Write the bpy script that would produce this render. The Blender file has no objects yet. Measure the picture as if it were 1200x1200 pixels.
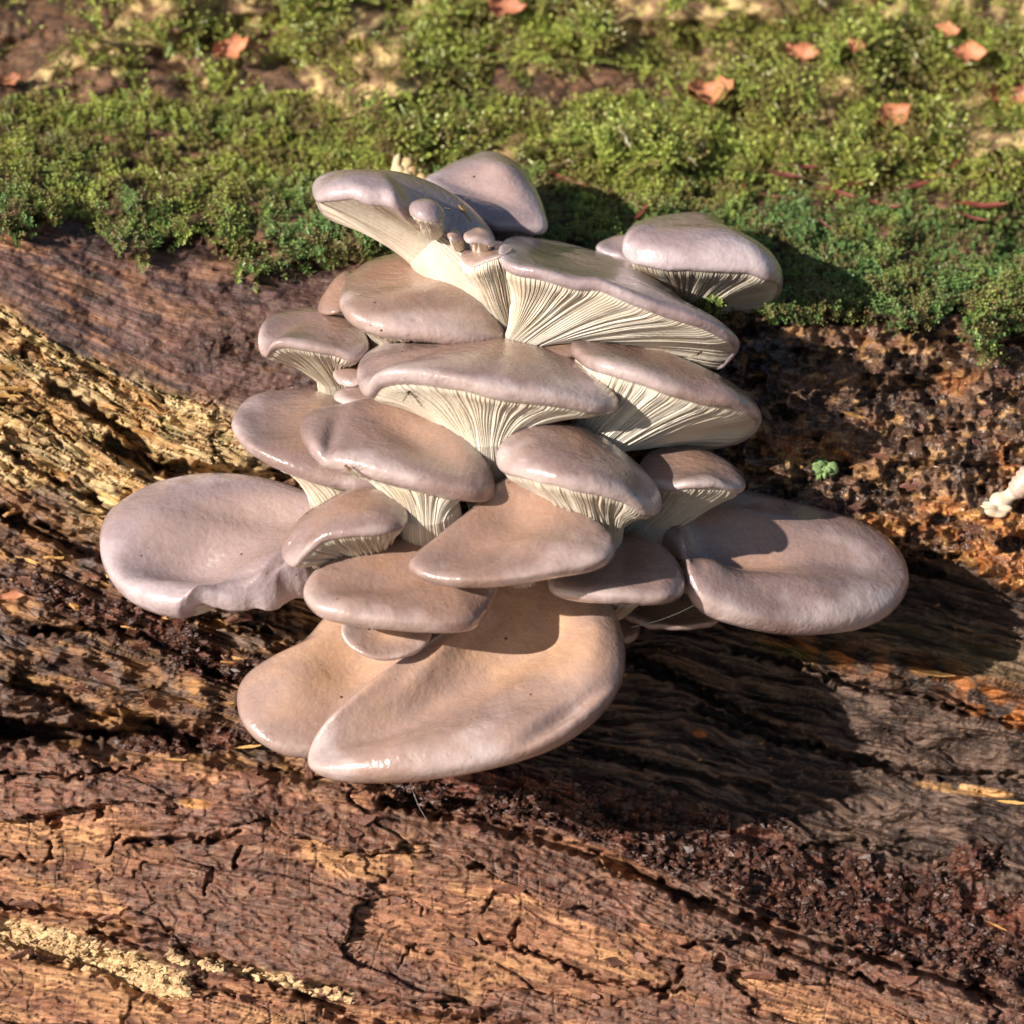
import bpy, math, random
import numpy as np
from mathutils import Vector, Matrix

random.seed(7)
rng = np.random.default_rng(11)
SC = bpy.context.scene
COL = SC.collection

# ------------------------------------------------------------------ camera, sky, sun
PITCH = math.radians(24)
DIST = 45.0
RIGHT = np.array((1.0, 0, 0))
UP = np.array((0, math.sin(PITCH), math.cos(PITCH)))
BACK = np.array((0, -math.cos(PITCH), math.sin(PITCH)))      # towards the camera
ORG = np.array((0, 0, 6.0))                                  # middle of the mushroom cluster

cam_d = bpy.data.cameras.new('camera')
cam = bpy.data.objects.new('camera', cam_d)
COL.objects.link(cam)
cam.location = Vector(ORG + BACK * DIST)
cam.rotation_euler = (math.radians(90) - PITCH, 0, 0)
cam_d.sensor_width = 36
cam_d.lens = 36 * DIST / 12.0
cam_d.clip_start = 0.5
cam_d.clip_end = 2000
cam_d.dof.use_dof = True
cam_d.dof.focus_distance = DIST - 1.2
cam_d.dof.aperture_fstop = cam_d.lens / 1000 / 0.46
SC.camera = cam

SUNV = np.array((-0.69, 0.185, 0.70))                         # right, up, back of the view
sun_dir = Vector(SUNV[0] * RIGHT + SUNV[1] * UP + SUNV[2] * BACK).normalized()
ELEV = math.asin(sun_dir.z)
w = bpy.data.worlds.new('World')
SC.world = w
w.use_nodes = True
nt = w.node_tree
bg = nt.nodes['Background']
sky = nt.nodes.new('ShaderNodeTexSky')
sky.sky_type = 'NISHITA'
sky.sun_disc = False
sky.sun_elevation = ELEV
sky.sun_rotation = math.atan2(sun_dir.x, sun_dir.y)
nt.links.new(sky.outputs[0], bg.inputs[0])
bg.inputs[1].default_value = 0.06
sd = bpy.data.lights.new('sun', 'SUN')
sd.energy = 5.0
sd.angle = math.radians(0.55)
sd.color = (1.0, 0.93, 0.84)
so = bpy.data.objects.new('sun', sd)
COL.objects.link(so)
so.rotation_euler = sun_dir.to_track_quat('Z', 'Y').to_euler()
SC.view_settings.view_transform = 'Standard'
SC.view_settings.look = 'None'
SC.view_settings.exposure = 0.74
SC.view_settings.gamma = 1

# ------------------------------------------------------------------ helpers
def P(px, py, d):
    """world point seen at photo pixel (px, py), d units in front of the reference plane"""
    k = (DIST - d) / DIST
    px = np.asarray(px, float); py = np.asarray(py, float); d = np.asarray(d, float)
    x = (px - 600) / 100 * k; y = (600 - py) / 100 * k
    return ORG + x[..., None] * RIGHT + y[..., None] * UP + d[..., None] * BACK

def V3(x, y, z):            # view-space direction to world
    return x * RIGHT + y * UP + z * BACK

def lin(r, g, b, m=1.0):
    f = lambda c: (c / 255 / 12.92) if c <= 10 else ((c / 255 + .055) / 1.055) ** 2.4
    return np.array((f(r) * m, f(g) * m, f(b) * m))

def sst(a, b, x):
    t = np.clip((x - a) / (b - a), 0, 1)
    return t * t * (3 - 2 * t)

TAB = rng.random((8, 256, 256))
def vn(x, y, k=0):
    xi = np.floor(x).astype(int); yi = np.floor(y).astype(int)
    fx = x - xi; fy = y - yi
    fx = fx * fx * fx * (fx * (fx * 6 - 15) + 10); fy = fy * fy * fy * (fy * (fy * 6 - 15) + 10)
    t = TAB[k % 8]
    a = t[xi & 255, yi & 255]; b = t[(xi + 1) & 255, yi & 255]
    c = t[xi & 255, (yi + 1) & 255]; d = t[(xi + 1) & 255, (yi + 1) & 255]
    return (a * (1 - fx) + b * fx) * (1 - fy) + (c * (1 - fx) + d * fx) * fy

def fbm(x, y, o=4, k=0, g=0.5):
    s = 0; a = 1; t = 0
    for i in range(o):
        s = s + a * vn(x * 2 ** i + 17.3 * i, y * 2 ** i + 31.7 * i, k + i); t += a; a *= g
    return s / t

def ridge(x, y, o=4, k=0, g=0.55):
    s = 0; a = 1; t = 0
    for i in range(o):
        s = s + a * (1 - np.abs(2 * vn(x * 2 ** i + 7.3 * i, y * 2 ** i + 3.7 * i, k + i) - 1)); t += a; a *= g
    return s / t

PTX = rng.random((64, 64, 2))
def worley(x, y):
    xi = np.floor(x).astype(int); yi = np.floor(y).astype(int)
    f1 = np.full(x.shape, 9.0); f2 = np.full(x.shape, 9.0); idv = np.zeros(x.shape)
    for i in (-1, 0, 1):
        for j in (-1, 0, 1):
            cx = (xi + i) & 63; cy = (yi + j) & 63
            dx = xi + i + PTX[cx, cy, 0] - x; dy = yi + j + PTX[cx, cy, 1] - y
            d = np.sqrt(dx * dx + dy * dy)
            m = d < f1
            f2 = np.where(m, f1, np.minimum(f2, d)); idv = np.where(m, PTX[cy, cx, 0], idv); f1 = np.where(m, d, f1)
    return f1, f2, idv

def polyd(X, Y, pts):
    """pixel distance to a polyline"""
    best = np.full(X.shape, 1e9)
    for (x0, y0), (x1, y1) in zip(pts[:-1], pts[1:]):
        vx, vy = x1 - x0, y1 - y0
        t = np.clip(((X - x0) * vx + (Y - y0) * vy) / (vx * vx + vy * vy), 0, 1)
        best = np.minimum(best, np.hypot(X - x0 - t * vx, Y - y0 - t * vy))
    return best

def blob(X, Y, cx, cy, rx, ry, rot=0):
    c, s = math.cos(rot), math.sin(rot)
    dx, dy = X - cx, Y - cy
    return np.exp(-(((dx * c + dy * s) / rx) ** 2 + ((-dx * s + dy * c) / ry) ** 2))

def mesh_obj(name, verts, faces, mat=None, parent=None, attrs=None, smooth=True, ngon=4):
    me = bpy.data.meshes.new(name)
    verts = np.asarray(verts, np.float32).reshape(-1, 3)
    faces = np.asarray(faces, np.int32)
    n = faces.shape[1]
    me.vertices.add(len(verts)); me.vertices.foreach_set('co', verts.ravel())
    me.loops.add(faces.size); me.loops.foreach_set('vertex_index', faces.ravel())
    me.polygons.add(len(faces)); me.polygons.foreach_set('loop_start', np.arange(0, faces.size, n, dtype=np.int32))
    me.update(calc_edges=True)
    me.validate()
    me.polygons.foreach_set('use_smooth', np.full(len(me.polygons), smooth, bool))
    for k, a in (attrs or {}).items():
        a = np.asarray(a, np.float32)
        if a.ndim == 1:
            at = me.attributes.new(k, 'FLOAT', 'POINT'); at.data.foreach_set('value', a)
        elif a.shape[1] == 3:
            at = me.attributes.new(k, 'FLOAT_VECTOR', 'POINT'); at.data.foreach_set('vector', a.ravel())
        else:
            at = me.attributes.new(k, 'FLOAT_COLOR', 'POINT'); at.data.foreach_set('color', a.ravel())
    if mat: me.materials.append(mat)
    o = bpy.data.objects.new(name, me)
    COL.objects.link(o)
    if parent:
        o.parent = parent
        o.matrix_parent_inverse = Matrix.Translation(-parent.location) if parent.rotation_euler == bpy.data.objects[parent.name].rotation_euler else parent.matrix_world.inverted()
    return o

def grid_faces(nr, nc, wrap=False):
    i = np.arange(nr - 1)[:, None]; j = np.arange(nc if wrap else nc - 1)[None, :]
    j2 = (j + 1) % nc
    f = np.stack([i * nc + j, i * nc + j2, (i + 1) * nc + j2, (i + 1) * nc + j], -1)
    return f.reshape(-1, 4)

def thing(name, label, cat, loc, group=None):
    o = bpy.data.objects.new(name, None); COL.objects.link(o)
    o.empty_display_size = 0.1
    o.location = Vector(loc)
    o['label'] = label; o['category'] = cat
    if group: o['group'] = group
    return o

def tag(o, label=None, cat=None, group=None, kind=None):
    for k, v in (('label', label), ('category', cat), ('group', group), ('kind', kind)):
        if v: o[k] = v
    return o

# ------------------------------------------------------------------ materials
def new_mat(name):
    m = bpy.data.materials.new(name); m.use_nodes = True
    return m, m.node_tree.nodes, m.node_tree.links, m.node_tree.nodes['Principled BSDF']

def node(ns, t, **kw):
    n = ns.new(t)
    for k, v in kw.items(): setattr(n, k, v)
    return n

def nnoise(ns, ls, vec, scale, detail=4, rough=0.55):
    n = ns.new('ShaderNodeTexNoise'); n.inputs['Scale'].default_value = scale
    n.inputs['Detail'].default_value = detail; n.inputs['Roughness'].default_value = rough
    if vec is not None: ls.new(vec, n.inputs['Vector'])
    return n.outputs['Fac']

def nmap(ns, ls, val, a, b, c, d):
    n = ns.new('ShaderNodeMapRange'); n.inputs[1].default_value = a; n.inputs[2].default_value = b
    n.inputs[3].default_value = c; n.inputs[4].default_value = d
    ls.new(val, n.inputs[0]); return n.outputs[0]

def nmix(ns, ls, fac, a, b, mode='MIX'):
    n = ns.new('ShaderNodeMix'); n.data_type = 'RGBA'; n.blend_type = mode
    for s, v in ((n.inputs[0], fac), (n.inputs[6], a), (n.inputs[7], b)):
        if isinstance(v, (int, float)): s.default_value = v
        elif isinstance(v, (tuple, list, np.ndarray)): s.default_value = (float(v[0]), float(v[1]), float(v[2]), 1)
        else: ls.new(v, s)
    return n.outputs[2]

def nbump(ns, ls, h, strength, dist, prev=None):
    n = ns.new('ShaderNodeBump'); n.inputs['Strength'].default_value = strength; n.inputs['Distance'].default_value = dist
    ls.new(h, n.inputs['Height'])
    if prev is not None: ls.new(prev, n.inputs['Normal'])
    return n.outputs[0]

def nmath(ns, ls, op, a, b=None):
    n = ns.new('ShaderNodeMath'); n.operation = op
    for s, v in ((n.inputs[0], a), (n.inputs[1], b)):
        if v is None: continue
        if isinstance(v, (int, float)): s.default_value = v
        else: ls.new(v, s)
    return n.outputs[0]

def attr(ns, name):
    n = ns.new('ShaderNodeAttribute'); n.attribute_name = name; return n

def cap_material(name, rim, mid, centre, rough=0.27):
    m, ns, ls, b = new_mat(name)
    pos = ns.new('ShaderNodeNewGeometry').outputs['Position']
    rad = attr(ns, 'rad').outputs['Fac']
    rv = attr(ns, 'rv').outputs['Vector']
    blot = nnoise(ns, ls, pos, 0.9, 3)
    wob = nmath(ns, ls, 'ADD', rad, nmap(ns, ls, blot, 0.3, 0.7, -0.36, 0.30))
    c1 = nmix(ns, ls, nmap(ns, ls, wob, 0.30, 0.72, 0, 1), centre, mid)
    c2 = nmix(ns, ls, nmap(ns, ls, wob, 0.82, 1.06, 0, 1), c1, rim)
    fib = nnoise(ns, ls, rv, 1.0, 5, 0.65)
    c3 = nmix(ns, ls, nmap(ns, ls, fib, 0.35, 0.68, 0, 0.22), c2, (0.20, 0.135, 0.115))
    fine = nnoise(ns, ls, pos, 26, 3)
    c4 = nmix(ns, ls, nmap(ns, ls, fine, 0.4, 0.75, 0, 0.10), c3, (0.62, 0.52, 0.47))
    c4 = nmix(ns, ls, nmap(ns, ls, nnoise(ns, ls, pos, 3.2, 4, .6), 0.45, 0.7, 0, 0.28), c4, (0.22, 0.15, 0.14))
    # grains of dirt and spores
    vo = ns.new('ShaderNodeTexVoronoi'); vo.inputs['Scale'].default_value = 3.4; ls.new(pos, vo.inputs['Vector'])
    sel = nmath(ns, ls, 'GREATER_THAN', vo.outputs['Color'], 0.44)
    sp = nmath(ns, ls, 'MULTIPLY', nmap(ns, ls, vo.outputs['Distance'], 0.035, 0.075, 1, 0), sel)
    c5 = nmix(ns, ls, sp, c4, (0.03, 0.015, 0.01))
    vo2 = ns.new('ShaderNodeTexVoronoi'); vo2.inputs['Scale'].default_value = 7.5; ls.new(pos, vo2.inputs['Vector'])
    sel2 = nmath(ns, ls, 'GREATER_THAN', vo2.outputs['Color'], 0.47)
    c5 = nmix(ns, ls, nmath(ns, ls, 'MULTIPLY', nmap(ns, ls, vo2.outputs['Distance'], 0.04, 0.09, .7, 0), sel2), c5, (0.07, 0.04, 0.03))
    ls.new(c5, b.inputs['Base Color'])
    r = nmap(ns, ls, nnoise(ns, ls, pos, 1.7, 4), 0.35, 0.65, rough - 0.13, rough + 0.08)
    ls.new(r, b.inputs['Roughness'])
    b.inputs['Specular IOR Level'].default_value = 0.5
    b.inputs['Coat Weight'].default_value = 0.7
    b.inputs['Coat Roughness'].default_value = 0.10
    b.inputs['Subsurface Weight'].default_value = 0.22
    b.inputs['Subsurface Radius'].default_value = (0.30, 0.17, 0.11)
    b.inputs['Subsurface Scale'].default_value = 0.45
    n1 = nbump(ns, ls, nnoise(ns, ls, pos, 2.2, 3), 0.35, 0.10)
    n2 = nbump(ns, ls, nnoise(ns, ls, rv, 1.0, 4, 0.6), 0.24, 0.03, n1)
    n3 = nbump(ns, ls, nnoise(ns, ls, pos, 22, 4), 0.34, 0.018, n2)
    n3 = nbump(ns, ls, nnoise(ns, ls, pos, 9, 4), 0.30, 0.03, n3)
    ls.new(n3, b.inputs['Normal']); ls.new(n3, b.inputs['Coat Normal'])
    return m

M_CAP = cap_material('mushroom_cap_grey', lin(182, 163, 159), lin(134, 110, 104), lin(148, 116, 98))
M_CAPD = cap_material('mushroom_cap_brown', lin(176, 154, 147), lin(136, 108, 96), lin(150, 115, 94), 0.30)
M_CAPT = cap_material('mushroom_cap_tan', lin(182, 163, 158), lin(154, 127, 116), lin(184, 146, 118), 0.26)
M_PALE = cap_material('small_mushroom_pale', lin(206, 186, 170), lin(188, 162, 146), lin(200, 176, 156))
M_CAPL = cap_material('mushroom_cap_lilac', lin(186, 170, 172), lin(148, 129, 130), lin(158, 134, 128), 0.27)

def flesh_material(name, col, dark_tone):
    m, ns, ls, b = new_mat(name)
    pos = ns.new('ShaderNodeNewGeometry').outputs['Position']
    n = nnoise(ns, ls, pos, 3.0, 4)
    c = nmix(ns, ls, nmap(ns, ls, n, 0.4, 0.75, 0, 0.6), col, dark_tone)
    g = attr(ns, 'groove').outputs['Fac']
    c = nmix(ns, ls, nmap(ns, ls, g, 0, 1, 0, 0.35), c, dark_tone)  # grooves coloured towards the darker tone
    ls.new(c, b.inputs['Base Color'])
    b.inputs['Roughness'].default_value = 0.55
    b.inputs['Subsurface Weight'].default_value = 0.30
    b.inputs['Subsurface Radius'].default_value = (0.25, 0.18, 0.12)
    b.inputs['Subsurface Scale'].default_value = 0.35
    ls.new(nbump(ns, ls, nnoise(ns, ls, pos, 18, 4), 0.25, 0.03), b.inputs['Normal'])
    return m
M_GILL = flesh_material('gill_flesh', lin(200, 189, 173), lin(176, 155, 132))
M_STEM = flesh_material('stem_flesh', lin(198, 182, 160), lin(172, 142, 110))

def ground_material(name, rough=0.6, spec=0.4, bumps=((9, 0.5, 0.06), (38, 0.5, 0.02)), coat=0.0):
    m, ns, ls, b = new_mat(name)
    pos = ns.new('ShaderNodeNewGeometry').outputs['Position']
    ca = attr(ns, 'col').outputs['Color']
    gloss = attr(ns, 'wet').outputs['Fac']
    gr = attr(ns, 'grain').outputs['Vector']
    f = nnoise(ns, ls, gr, 1.0, 6, 0.7)
    c = nmix(ns, ls, nmap(ns, ls, f, 0.42, 0.62, 0.0, 0.85), ca, (0.34, 0.27, 0.24), 'MULTIPLY')
    f2 = nnoise(ns, ls, pos, 14, 5, 0.7)
    c = nmix(ns, ls, nmap(ns, ls, f2, 0.52, 0.75, 0.0, 0.45), c, (0.42, 0.27, 0.16))
    ls.new(c, b.inputs['Base Color'])
    rr = nmap(ns, ls, gloss, 0, 1, rough + 0.1, 0.16)
    rr = nmath(ns, ls, 'ADD', rr, nmap(ns, ls, f2, 0.3, 0.7, -0.12, 0.15))
    ls.new(rr, b.inputs['Roughness'])
    b.inputs['Specular IOR Level'].default_value = spec
    nb = nbump(ns, ls, f, 0.8, 0.06)
    for s, st, di in bumps: nb = nbump(ns, ls, nnoise(ns, ls, pos, s, 5, 0.65), st, di, nb)
    ls.new(nb, b.inputs['Normal']); ls.new(nb, b.inputs['Coat Normal'])
    ls.new(nmap(ns, ls, gloss, .2, 1, 0, .8), b.inputs['Coat Weight']); b.inputs['Coat Roughness'].default_value = .09
    return m
M_LOG = ground_material('rotten_log_wood')
M_SOIL = ground_material('mossy_bark')

def plain_material(name, a, bcol, rough=0.6, scale=6, spec=0.4, bump=0.4, trans=0.0):
    m, ns, ls, b = new_mat(name)
    pos = ns.new('ShaderNodeNewGeometry').outputs['Position']
    rnd = ns.new('ShaderNodeObjectInfo').outputs['Random']
    n = nnoise(ns, ls, pos, scale, 5, 0.65)
    ls.new(nmix(ns, ls, nmap(ns, ls, nmath(ns, ls, 'ADD', n, nmap(ns, ls, rnd, 0, 1, -.15, .15)), 0.3, 0.7, 0, 1), a, bcol), b.inputs['Base Color'])
    b.inputs['Roughness'].default_value = rough
    b.inputs['Specular IOR Level'].default_value = spec
    ls.new(nbump(ns, ls, nnoise(ns, ls, pos, scale * 4, 4), bump, 0.03), b.inputs['Normal'])
    if trans: b.inputs['Subsurface Weight'].default_value = trans; b.inputs['Subsurface Scale'].default_value = 0.1
    return m
M_CRUMB = plain_material('crumbled_wood', lin(54, 32, 25), lin(122, 78, 58), 0.5, 5, 0.5)
M_CREAM = plain_material('pale_rotten_wood', lin(204, 174, 128), lin(112, 72, 50), 0.6, 9)
M_FLAKE = plain_material('bark_chip', lin(126, 84, 66), lin(88, 58, 48), 0.6, 9)
M_FLAKEY = plain_material('yellow_chip', lin(196, 152, 88), lin(140, 95, 55), 0.55, 9)
M_LEAFO = plain_material('dead_leaf_orange', lin(196, 132, 96), lin(140, 84, 58), 0.55, 5)
M_NEEDLE = plain_material('dead_needle_red', lin(128, 66, 50), lin(90, 44, 38), 0.45, 8)
M_CORAL = plain_material('cream_fungus', lin(206, 186, 142), lin(170, 140, 96), 0.6, 6, 0.3, 0.4, 0.2)
M_LICHEN = plain_material('pale_green_lichen', lin(128, 150, 96), lin(90, 110, 66), 0.8, 12)
M_GRIT = plain_material('wood_grit', lin(160, 120, 78), lin(96, 64, 44), 0.6, 5)
M_FLY = plain_material('gnat_body', lin(70, 48, 30), lin(34, 22, 16), 0.35, 20)
M_FLYG = plain_material('gnat_body_golden', lin(150, 110, 60), lin(60, 38, 22), 0.35, 20)
M_SILK = plain_material('silk', lin(190, 190, 190), lin(170, 170, 170), 0.4, 4)
m, ns, ls, b = new_mat('gnat_wing')
b.inputs['Base Color'].default_value = (0.35, 0.3, 0.22, 1); b.inputs['Roughness'].default_value = 0.2; b.inputs['Alpha'].default_value = 0.45
M_WING = m

def moss_material():
    m, ns, ls, b = new_mat('moss_leaf')
    pos = ns.new('ShaderNodeNewGeometry').outputs['Position']
    tip = attr(ns, 'tip').outputs['Fac']
    rnd = ns.new('ShaderNodeObjectInfo').outputs['Random']
    big = nnoise(ns, ls, pos, 1.3, 4, 0.6)
    zon = attr(ns, 'zone'); zon.attribute_type = 'INSTANCER'
    z = zon.outputs['Fac']
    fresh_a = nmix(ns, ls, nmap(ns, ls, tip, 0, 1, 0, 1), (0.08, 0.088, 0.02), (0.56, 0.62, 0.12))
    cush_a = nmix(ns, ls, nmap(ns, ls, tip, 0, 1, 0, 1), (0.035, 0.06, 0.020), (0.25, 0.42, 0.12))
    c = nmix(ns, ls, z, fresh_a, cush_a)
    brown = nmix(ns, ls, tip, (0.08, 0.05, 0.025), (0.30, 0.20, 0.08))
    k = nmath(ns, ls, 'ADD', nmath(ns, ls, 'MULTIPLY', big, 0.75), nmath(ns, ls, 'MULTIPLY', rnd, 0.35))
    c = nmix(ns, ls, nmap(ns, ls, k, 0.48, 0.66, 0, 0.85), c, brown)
    ls.new(c, b.inputs['Base Color'])
    b.inputs['Roughness'].default_value = 0.42
    b.inputs['Specular IOR Level'].default_value = 0.5
    tr = ns.new('ShaderNodeBsdfTranslucent'); ls.new(c, tr.inputs[0])
    mx = ns.new('ShaderNodeMixShader'); mx.inputs[0].default_value = 0.3
    ls.new(b.outputs[0], mx.inputs[1]); ls.new(tr.outputs[0], mx.inputs[2])
    ls.new(mx.outputs[0], ns['Material Output'].inputs[0])
    return m
M_MOSS = moss_material()

# ------------------------------------------------------------------ the log: relief and colour
GX = np.array([-800, 0, 200, 400, 600, 800, 1000, 1200, 2000.])
GUIDE = [  # (v, y at each GX)
    (-300, [-400, -340, -300, -280, -270, -250, -225, -200, -150]),
    (300, [230, 258, 300, 322, 335, 352, 385, 402, 450]),
    (480, [60, 375, 482, 550, 572, 578, 628, 690, 900]),
    (700, [420, 640, 722, 780, 800, 800, 850, 885, 1020]),
    (900, [860, 880, 892, 922, 955, 1035, 1102, 1168, 1350]),
    (1100, [1040, 1093, 1125, 1172, 1205, 1240, 1275, 1315, 1450]),
    (2200, [2140, 2193, 2225, 2272, 2305, 2340, 2375, 2415, 2550])]
def vcoord(X, Y):
    gs = [(v, np.interp(X, GX, ys)) for v, ys in GUIDE]
    out = np.full(X.shape, -300.0)
    for (v0, y0), (v1, y1) in zip(gs[:-1], gs[1:]):
        t = (Y - y0) / (y1 - y0)
        out = np.where(t >= 0, v0 + (v1 - v0) * t, out)
    return out

def log_fields(X, Y, detail=True):
    v0 = vcoord(X, Y)
    jag = (fbm(X / 70, Y / 45, 4, 1) - .5) * 34 + (fbm(X / 16, Y / 12, 3, 2) - .5) * 14
    v = v0 + jag * sst(250, 320, v0)
    right = sst(560, 860, X)
    leftD = np.interp(v, [-300, 200, 300, 340, 400, 470, 482, 560, 640, 655, 760, 840, 862, 886, 905, 960, 1060, 1095, 1104, 1118, 1128, 1160, 1500, 1900, 2200],
                      [-9, -3.0, -0.9, -.5, -.15, .10, -.02, -.05, -.1, -.26, -.22, -.12, -.60, -.62, .05, .48, .66, .62, .34, .34, .66, .70, .3, -2.0, -6])
    rightD = np.interp(v, [-300, 200, 300, 340, 400, 470, 488, 510, 560, 640, 655, 760, 820, 880, 905, 960, 1060, 1200, 1500, 1900, 2200],
                       [-9, -3.0, -0.9, -.5, -.05, .12, -.50, -.70, -.62, -.50, -.55, -.48, -.42, -.25, .05, .40, .60, .7, .3, -2.0, -6])
    D = leftD * (1 - right) + rightD * right
    mossm = 1 - sst(294, 304, v0 + (fbm(X / 55, Y / 40, 5, 5, .65) - .5) * 135 + 10)
    # grain noise follows v
    gx, gv = X / 170, v0 / 9
    wv = (fbm(X / 60, v0 / 30, 3, 3) - .5) * 3
    g1 = fbm(gx, gv + wv, 5, 0, .6)
    g2 = ridge(X / 90, v0 / 16 + wv * .5, 4, 2)
    fineg = fbm(X / 36, v0 / 3.4 + wv, 3, 6)
    lump = fbm(X / 45, Y / 40, 5, 4)
    w1, w2, wid = worley(X / 34 + lump * 1.6, v0 / 17 + lump * 1.2)
    chunk = np.clip((w2 - w1) * 2.2, 0, 1)
    q1, q2, _ = worley(X / 95 + lump * 1.4, v0 / 11 + lump * 1.5)
    chunkL = np.clip((q2 - q1) * 2.5, 0, 1)
    p1, p2, pid = worley(X / 240 + fbm(X / 120, v0 / 60, 4, 4) * .6 + (vn(X / 12, v0 / 5, 2) - .5) * .03, v0 / 58 + fbm(X / 110, v0 / 60, 4, 1) * .9)
    plate = np.clip((p2 - p1) * 1, 0, 1)
    y1, y2, yid = worley(X / 62 + lump * 1.6, v0 / 20 + fbm(X / 50, Y / 30, 3, 5) * 1.5)
    # masks
    below = lambda a, s=8: sst(a - s, a + s, v)
    left = 1 - sst(330, 520, X)
    bark = (1 - below(480, 4)) * (1 - mossm)
    barkL = bark * (1 - sst(480, 760, X)); barkR = bark - barkL
    mid = below(480, 4) * (1 - below(900, 5))
    midL = mid * (1 - sst(520, 700, X)); midR = mid - midL
    low = below(900, 5)
    yel = np.clip(below(462, 7) * (1 - sst(600, 650, v + (fbm(X / 90, Y / 50, 3, 7) - .5) * 60)) * (1 - sst(255, 345, X)), 0, 1)
    yel = np.maximum(yel, (1 - mossm) * blob(X, Y, 225, 500, 75, 26, .25) * 1.3); yel = np.clip(yel, 0, 1)
    n_c = fbm(X / 40, Y / 26, 3, 4)
    crumbL = np.clip(blob(X, Y, 110, 712, 110, 26, .30) + blob(X, Y, 245, 775, 70, 30, .55) + blob(X, Y, 220, 866, 110, 20, 0), 0, 1)
    crumbR = sst(800, 838, v) * (1 - sst(892, 902, v)) * sst(430, 480, X)
    crumb = np.clip(sst(.35, .75, crumbL * (.5 + n_c)) * midL + crumbR + sst(.3, .6, blob(X, Y, 1145, 1008, 34, 26)) * midR, 0, 1)
    # relief
    D = D + barkL * ((fbm(X / 60, v0 / 26, 5, 1) - .5) * .30 + (fbm(X / 9, Y / 7, 3, 2) - .5) * .035 + (g1 - .5) * .05)
    kn = blob(X, Y, 268, 408, 34, 20)
    D = D + barkL * (kn * (.10 - .22 * np.abs(ridge(X / 20, Y / 14, 3, 4) - .5)) - .14 * blob(X, Y, 272, 412, 14, 7))
    D = D + barkR * ((fbm(X / 58, v0 / 34, 5, 3, .6) - .5) * .75 + (chunk - .5) * .06 + (ridge(X / 26, Y / 18, 4, 5, .6) - .6) * .34 - .20 * sst(.56, .66, fbm(X / 34, Y / 22, 4, 3)))
    D = D - barkR * .12 * sst(.60, .72, fbm(X / 48, v0 / 26, 3, 6)) + barkR * .06 * blob(X, Y, 895, 410, 40, 26)
    rr = np.clip(barkR * 2, 0, 1)
    D = D + yel * ((g2 - .6) * .20 + (np.round(g1 * 4) / 4 - .5) * .30 + (chunkL - .5) * .08 + (yid - .5) * .26 - .12 * (1 - sst(0, .08, y2 - y1)) + (fineg - .5) * .03)
    D = D + midL * (1 - yel) * ((g2 - .6) * .52 + (g1 - .5) * .25 + (lump - .5) * .34 + (chunkL - .5) * .10)
    D = D + midR * ((g1 - .5) * .34 + (g2 - .6) * .36 + (chunkL - .5) * .05 + (fbm(X / 220, v0 / 60, 3, 5) - .5) * .5 + (fineg - .5) * .02)
    D = D + crumb * ((ridge(X / 13, Y / 12, 4, 1) - .6) * .20 + (fbm(X / 45, Y / 35, 3, 3) - .5) * .35 + .06)
    # lower ridge: slabs, cross checking, short grain dashes
    sl = fbm(X / 230, v0 / 34, 4, 6, .5)
    sq = sl * 9 + (vn(X / 26, v0 / 7, 1) - .5) * .35
    slab = (np.floor(sq) + sst(.35, .65, sq - np.floor(sq))) / 9
    vx = X + (fbm(X / 50, Y / 60, 3, 2) - .5) * 46 + (vn(X / 300, np.floor(v0 / 34), 7)) * 60
    ck = 1 - np.abs(((vx / 31) % 1) - .5) * 2
    check = sst(.90, 1.0, ck) * sst(.38, .6, fbm(X / 110, v0 / 26, 3, 3))
    dash = sst(.58, .74, vn(X / 9 + 40, v0 / 2.3 + (fbm(X / 40, Y / 40, 2, 1) - .5) * 8, 4))
    barkiness = sst(.51, .61, (pid - .5) * .28 + fbm(X / 190 + 3.7, v0 / 60, 4, 5) + .16 * (1 - sst(915, 990, v)) + .12 * sst(820, 1000, X))
    D = D + low * ((slab - .5) * .42 + (pid - .5) * .22 - .08 * (1 - sst(.0, .035, plate)) * sst(.40, .52, fbm(X / 60, Y / 60, 3, 6)) + (fbm(X / 240, v0 / 90, 2, 1) - .5) * .25 + (g1 - .5) * .07 - check * .022 - dash * .03 + (fineg - .5) * .02
                   + barkiness * (.04 + (fbm(X / 26, v0 / 9, 4, 2) - .5) * .07))
    D = D + .22 * blob(X, Y, 1145, 1006, 26, 20)
    # named cracks and holes
    for pts, wd, dp in CRACKS:
        dd = polyd(X + (vn(X / 9, Y / 9, 3) - .5) * 9, Y + (vn(X / 8, Y / 8, 4) - .5) * 9, pts)
        D = D - dp * (1 - sst(wd * .3, wd, dd)) * (1 - mossm)
    for cx, cy, rx, ry, dp in HOLES:
        D = D - dp * sst(.35, .6, blob(X + (fbm(X / 9, Y / 9, 2, 3) - .5) * 14, Y + (fbm(X / 9, Y / 9, 2, 6) - .5) * 12, cx, cy, rx, ry))
    # moss cushions on the shelf
    mw1, mw2, _ = worley(X / 46 + 3, Y / 30)
    D = D + mossm * (.14 + (1 - mw1) * .50 * sst(190, 250, Y) + (fbm(X / 60, Y / 30, 4, 2) - .5) * .8)
    F = dict(plate=plate, chunkL=chunkL, v=v, v0=v0, moss=mossm, barkL=barkL, barkR=barkR, yel=yel, midL=midL, midR=midR, low=low, crumb=crumb, g1=g1, g2=g2,
             lump=lump, chunk=chunk, dash=dash, check=check, barkiness=barkiness, slab=sl, fineg=fineg, kn=kn, wid=wid)
    return D, F

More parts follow.
